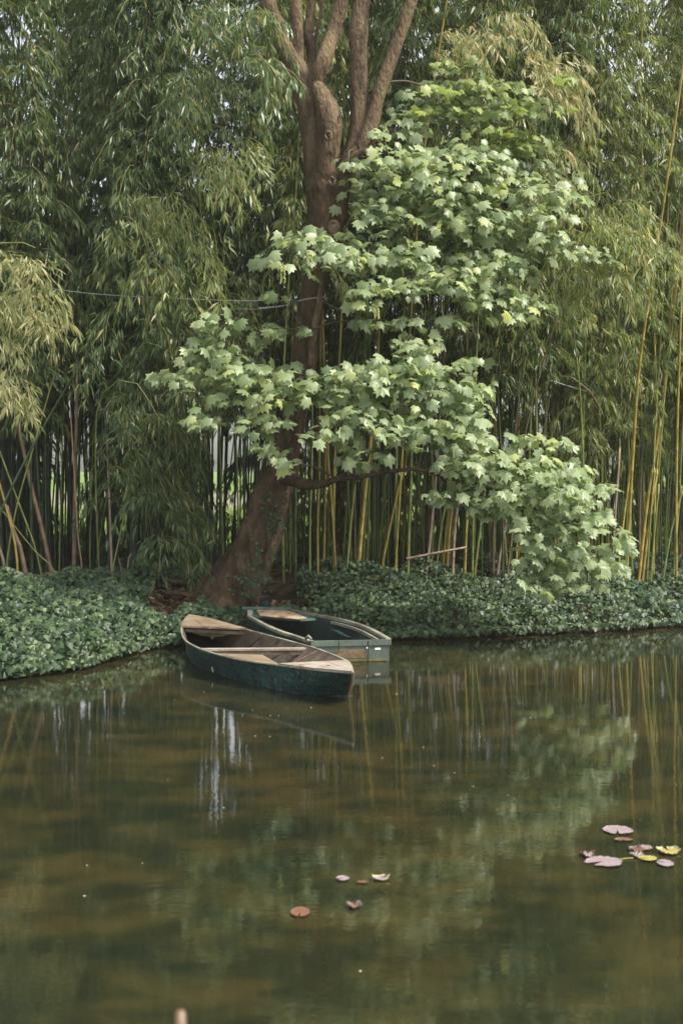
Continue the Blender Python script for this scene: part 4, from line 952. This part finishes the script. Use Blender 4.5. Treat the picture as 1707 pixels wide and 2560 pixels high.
i2n = inner(n2, f2, .02, -.004); i2f = inner(f2, n2, .02, -.004); j2n = drop(n2, f2, .07, .02); j2f = drop(f2, n2, .07, .02)
mb = MB(); loft(mb, i2n, j2n); loft(mb, i2f, j2f); loft(mb, j2n, j2f); mb.build('inner_lining', M['hull2'], b2)
rail(n2, .035, .03, 'gunwale', M['rail'], b2, f2); rail(f2, .035, .03, 'gunwale', M['rail'], b2, n2)
# inner rail shelf along the far side
sh = [inner(f2, n2, .085, -.03)[i] for i in range(6, 17)]; sh0 = [inner(f2, n2, .06, -.03)[i] for i in range(6, 17)]
mb = MB(); loft(mb, sh0, sh); loft(mb, sh, [p-Vector((0, 0, .03)) for p in sh]); mb.build('inner_rail', M['rail'], b2)
mb = MB(); loft(mb, inner(f2, n2, .025, -.035)[6:17], [p+Vector((0, 0, -.01)) for p in sh0]); mb.build('rail_shelf', M['hull2'], b2)
# transom: framed board with battens and a faded panel
tl, tr_ = n2[-1].copy(), f2[-1].copy()
tl.z = tr_.z = .222; ax = (tr_-tl).normalized(); W2 = (tr_-tl).length; nrmv = Vector((ax.y, -ax.x, 0))
if nrmv.y > 0: nrmv = -nrmv
def tpt(u, z, o_=0): return tl+ax*(u*W2)+Vector((0, 0, z-.222))+nrmv*o_
def tboard(u0, u1, z0, z1, o0, o1, name, mat):
    mb = MB(); mb.prism([tpt(u0, z0, o1), tpt(u1, z0, o1), tpt(u1, z1, o1), tpt(u0, z1, o1)], o1-o0, up=nrmv); return mb.build(name, mat, b2, bevel=.002)
tr0 = tboard(.0, .985, -.08, .21, -.02, .012, 'transom', M['transom'])
tboard(-.01, 1.01, .165, .225, .012, .026, 'transom_rail', M['transom'])
tboard(.30, .70, .035, .125, .012, .016, 'faded_panel', M['rust'])
for u in (.345, .715): tboard(u-.005, u+.005, .0 if u > .5 else .10, .215, .026, .034, 'transom_batten', M['hull2'])
tboard(.02, .96, .004, .026, .012, .022, 'waterline_strip', M['algae'])
tboard(.80, .875, .118, .140, .012, .017, 'white_tag', M['white'])
tboard(.69, .705, .135, .152, .026, .037, 'bolt', M['white'])
# bow seat board with bright green border, peeling top
q = [G(622, 1523, .315), G(715, 1521.5, .315), G(790, 1547.5, .285), G(752, 1550, .285), G(632, 1541, .295)]
mb = MB(); mb.prism([p+Vector((0, 0, .006)) for p in q], .022); mb.build('bow_seat', M['greenpaint'], b2, bevel=.002)
q2 = [G(641, 1524.5, .325), G(714, 1524, .325), G(768, 1545, .298), G(745, 1548, .298), G(650, 1539.5, .31)]
mb = MB(); mb.prism([p+Vector((0, 0, .003)) for p in q2], .006); mb.build('peeling_board', M['peeling'], b2)
mb = MB(); mb.prism([G(619, 1522, .33), G(633, 1522, .33), G(631, 1535, .32), G(619, 1535, .32)], .04); mb.build('bow_block', M['deck_pale'], b2, bevel=.003)
for k in range(4):
    a_ = P(836+k*9, 1571+k*1.0, 14.95+.03*k); a_.z -= 0
    y_ = 1569+k*4.5
    p0, p1 = P(828+k*9, y_+4, 15.2-.07*k), P(850+k*8, y_+9, 15.1-.07*k)
    mb = MB(); mb.beam(p0, p1, Vector((0, .012, 0)), .012); mb.build('foot_rung', M['greenpaint'], b2)
p = G(771, 1598, .25); mb = MB(); mb.tube([p+Vector((-.03, .02, .0)), p+Vector((0, 0, .03)), p+Vector((.03, -.02, 0))], [.014, .018, .014], 8); mb.build('oarlock', M['rail'], b2, smooth=True)
# green plank lying across the bow and black mooring block on the bank
pl0, pl1 = G(606, 1517, .36), G(728, 1518, .35)
pk = thing('green_plank', pl0, 'narrow green painted plank lying across the bow of the rear boat', 'plank')
mb = MB(); mb.beam(pl0, pl1, Vector((0, .05, 0)), .025); mb.build('board', M['greenpaint'], pk, bevel=.003)
p = P(664, 1514, 16.75); bk = thing('mooring_block', p, 'small black rubber mooring block standing behind the green plank', 'mooring block')
mb = MB(); mb.tube([p+Vector((0, 0, -.05)), p+Vector((0, 0, .0)), p+Vector((0, 0, .06)), p+Vector((0, 0, .075))], [.055, .06, .05, .03], 9, warp=warp(.3, 14)); mb.build('block', M['black'], bk, smooth=True)
mb = MB(); mb.tube([p+Vector((-.045, -.02, .05)), p+Vector((-.07, -.02, .075)), p+Vector((-.03, -.02, .09)), p+Vector((.03, -.02, .088)), p+Vector((.06, -.02, .06))], .010, 6); mb.build('ring', M['black'], bk, smooth=True)

# ------------------------------------------------------------------ lily pads and floating bits
M['pad'] = surf('lily_pad_pinkish', [(.3, (.20, .15, .15)), (.6, (.27, .21, .22)), (.8, (.33, .28, .29))], 14, rough=.42, bump=.3, spec=.6)
M['pad_y'] = surf('lily_pad_yellow', [(.3, (.24, .19, .05)), (.7, (.36, .31, .08))], 18, rough=.4, bump=.3, spec=.5)
M['pad_b'] = surf('lily_pad_brown', [(.3, (.11, .05, .028)), (.7, (.20, .10, .055))], 18, rough=.45, bump=.3, spec=.4)
def pad(px, py, wpx, label, mat='pad', notch=0.35, rag=.06, tilt=0, wid=None, ang=None, rim='pad_b', z=.006, hpx=None, curl=.0, grp='water lily pads on the pond'):
    c_ = G(px, py, z); R = wpx/2/F*c_.y
    sc = 1.0
    if hpx: # front-to-back squash/stretch from the picture height
        sl = (CAM.z/c_.length); sc = (hpx/wpx)/(CAM.z/math.hypot(c_.x, c_.y))
        sc = min(max(sc, .35), 1.6)
    o0 = thing('lily_pad', c_, label, 'lily pad', grp)
    rs = random.Random(int(px*7+py)); n = 30; ang = rs.uniform(0, 6.28) if ang is None else ang
    mb = MB(); ctr = c_+Vector((0, 0, .002)); ringp, rim2 = [], []
    for i in range(n+1):
        a_ = ang+notch/2+(2*math.pi-notch)*i/n
        rr = R*(1+rs.uniform(-rag, rag)); up = curl*R*(.5+.5*math.sin(a_*2+1))*rs.uniform(.3, 1)+rs.uniform(0, .0025)
        v1 = Vector((math.cos(a_)*rr*.93, math.sin(a_)*rr*.93*sc, up*.6)); v2 = Vector((math.cos(a_)*rr, math.sin(a_)*rr*sc, up+(.002 if curl == 0 else .004)))
        ringp.append(c_+v1); rim2.append(c_+v2)
    for i in range(n): mb.face([ctr, ringp[i], ringp[i+1]], 0); mb.face([ringp[i], rim2[i], rim2[i+1], ringp[i+1]], 1)
    mb.build('blade', [M[mat], M[rim]], o0, smooth=True)
    mb = MB(); mb.tube([c_+Vector((0, 0, -.004)), c_+Vector((.03, .03, -.1)), c_+Vector((.05, .08, -.3))], .004, 5); mb.build('stalk', M['pad_b'], o0)
    return o0
pad(1543, 2075, 76, 'single round pinkish grey lily pad, uppermost of the right hand pads', hpx=21, rim='pad', ang=-1.8, notch=.25)
pad(1507, 2154, 92, 'largest pinkish lily pad with a torn brown notch, lowest left of the right group', hpx=26, ang=-2.6, notch=.5, rag=.10, rim='pad')
pad(1468, 2137, 34, 'small ragged curled lily pad behind the largest pinkish pad', hpx=14, rag=.3, curl=.5)
pad(1612, 2119, 38, 'pinkish lily pad half of the folded brown edged pair near the right edge', hpx=13, rag=.12)
pad(1588, 2125, 36, 'crumpled brown edged lily pad touching the pinkish one near the right edge', hpx=17, rag=.28, curl=.6, mat='pad_b', rim='pad')
pad(1670, 2128, 56, 'yellow lily pad with curled pale rim at the right edge', 'pad_y', hpx=18, rag=.12, curl=.35, rim='petal')
pad(1618, 2146, 48, 'elongated yellow lily pad between the pinkish pads', 'pad_y', hpx=12, rag=.12, rim='pad_y')
pad(1590, 2138, 30, 'small curled pale pad at the left tip of the yellow pad', 'pad', hpx=10, rag=.25, curl=.5, rim='petal')
pad(1662, 2158, 42, 'small neat pinkish lily pad, lowest at the right edge', hpx=17, rim='pad', rag=.05)
pad(1558, 2099, 46, 'sunken reddish brown leaf just below the uppermost lily pad', 'pad_b', hpx=8, rag=.05, z=.004)
pad(857, 2196, 34, 'small pinkish pad, left of the two pale pads in mid water', hpx=12, rim='pad')
pad(951, 2196, 42, 'pale curled lily pad with ragged tips, right of the two in mid water', hpx=12, rag=.2, curl=.5, rim='petal')
pad(905, 2205, 28, 'tiny brown scrap of pad between the two pale mid water pads', 'pad_b', hpx=7, rag=.3)
pad(885, 2264, 34, 'curled orange brown lily leaf below the pale mid water pads', 'pad_b', hpx=14, rag=.3, curl=.7, rim='pad')
pad(751, 2280, 50, 'round rusty brown lily pad floating alone in mid water', 'pad_b', hpx=25, notch=.2)
t = thing('lily_stalk', G(1545, 2147, .006), 'thin yellow stalk floating between the largest pad and yellow pad', 'stalk')
mb = MB(); mb.tube([G(1548, 2148, .006), G(1565, 2146, .006), G(1582, 2145, .007)], .003, 5); mb.build('stem', M['pad_y'], t)
spk = [(631, 1775), (676, 1789), (696, 1789), (606, 1788), (718, 1772), (778, 1769), (695, 1819), (638, 1840), (675, 1841), (437, 1749), (510, 1730), (880, 1740), (420, 1950), (218, 2164), (212, 2240), (1165, 1988), (1058, 1868), (1136, 1932), (1182, 1966), (1270, 1988), (900, 2428), (915, 1822), (955, 1895), (1085, 1915), (1255, 1720), (1325, 1795), (1580, 1797), (357, 2158), (1210, 1850), (990, 1735), (1600, 2050), (560, 2020)]
pm = []
for k in range(3):
    m_ = bpy.data.meshes.new('floating_petal'); s_ = .0035+.0015*k
    m_.from_pydata([(0, 0, .003), (s_, s_*.3, 0), (s_*.4, s_*1.2, .002), (-s_, s_*.5, 0), (-s_*.5, -s_*.9, .002), (s_*.6, -s_*.8, 0)], [], [(0, 1, 2), (0, 2, 3), (0, 3, 4), (0, 4, 5), (0, 5, 1)]); m_.materials.append(M['petal']); pm.append(m_)
for i, (a_, b_) in enumerate(spk):
    o = bpy.data.objects.new('floating_petal', pm[i % 3]); col.objects.link(o); o.location = G(a_, b_, .003); o.rotation_euler.z = i*1.7
    tag(o, 'tiny pale petal floating on the open pond water', 'petal', 'pale petals scattered on the water')
# near stake tip at the bottom edge
p = P(452, 2528, 2.6); t = thing('reed_stub', (p.x, p.y, 0), 'blurred pale tip of a dry reed close to the camera', 'reed')
mb = MB(); mb.tube([Vector((p.x, p.y, -.3)), Vector((p.x, p.y, p.z-.05)), p], [.013, .012, .008], 8); mb.build('stem', M['culm_brown'], t, smooth=True)
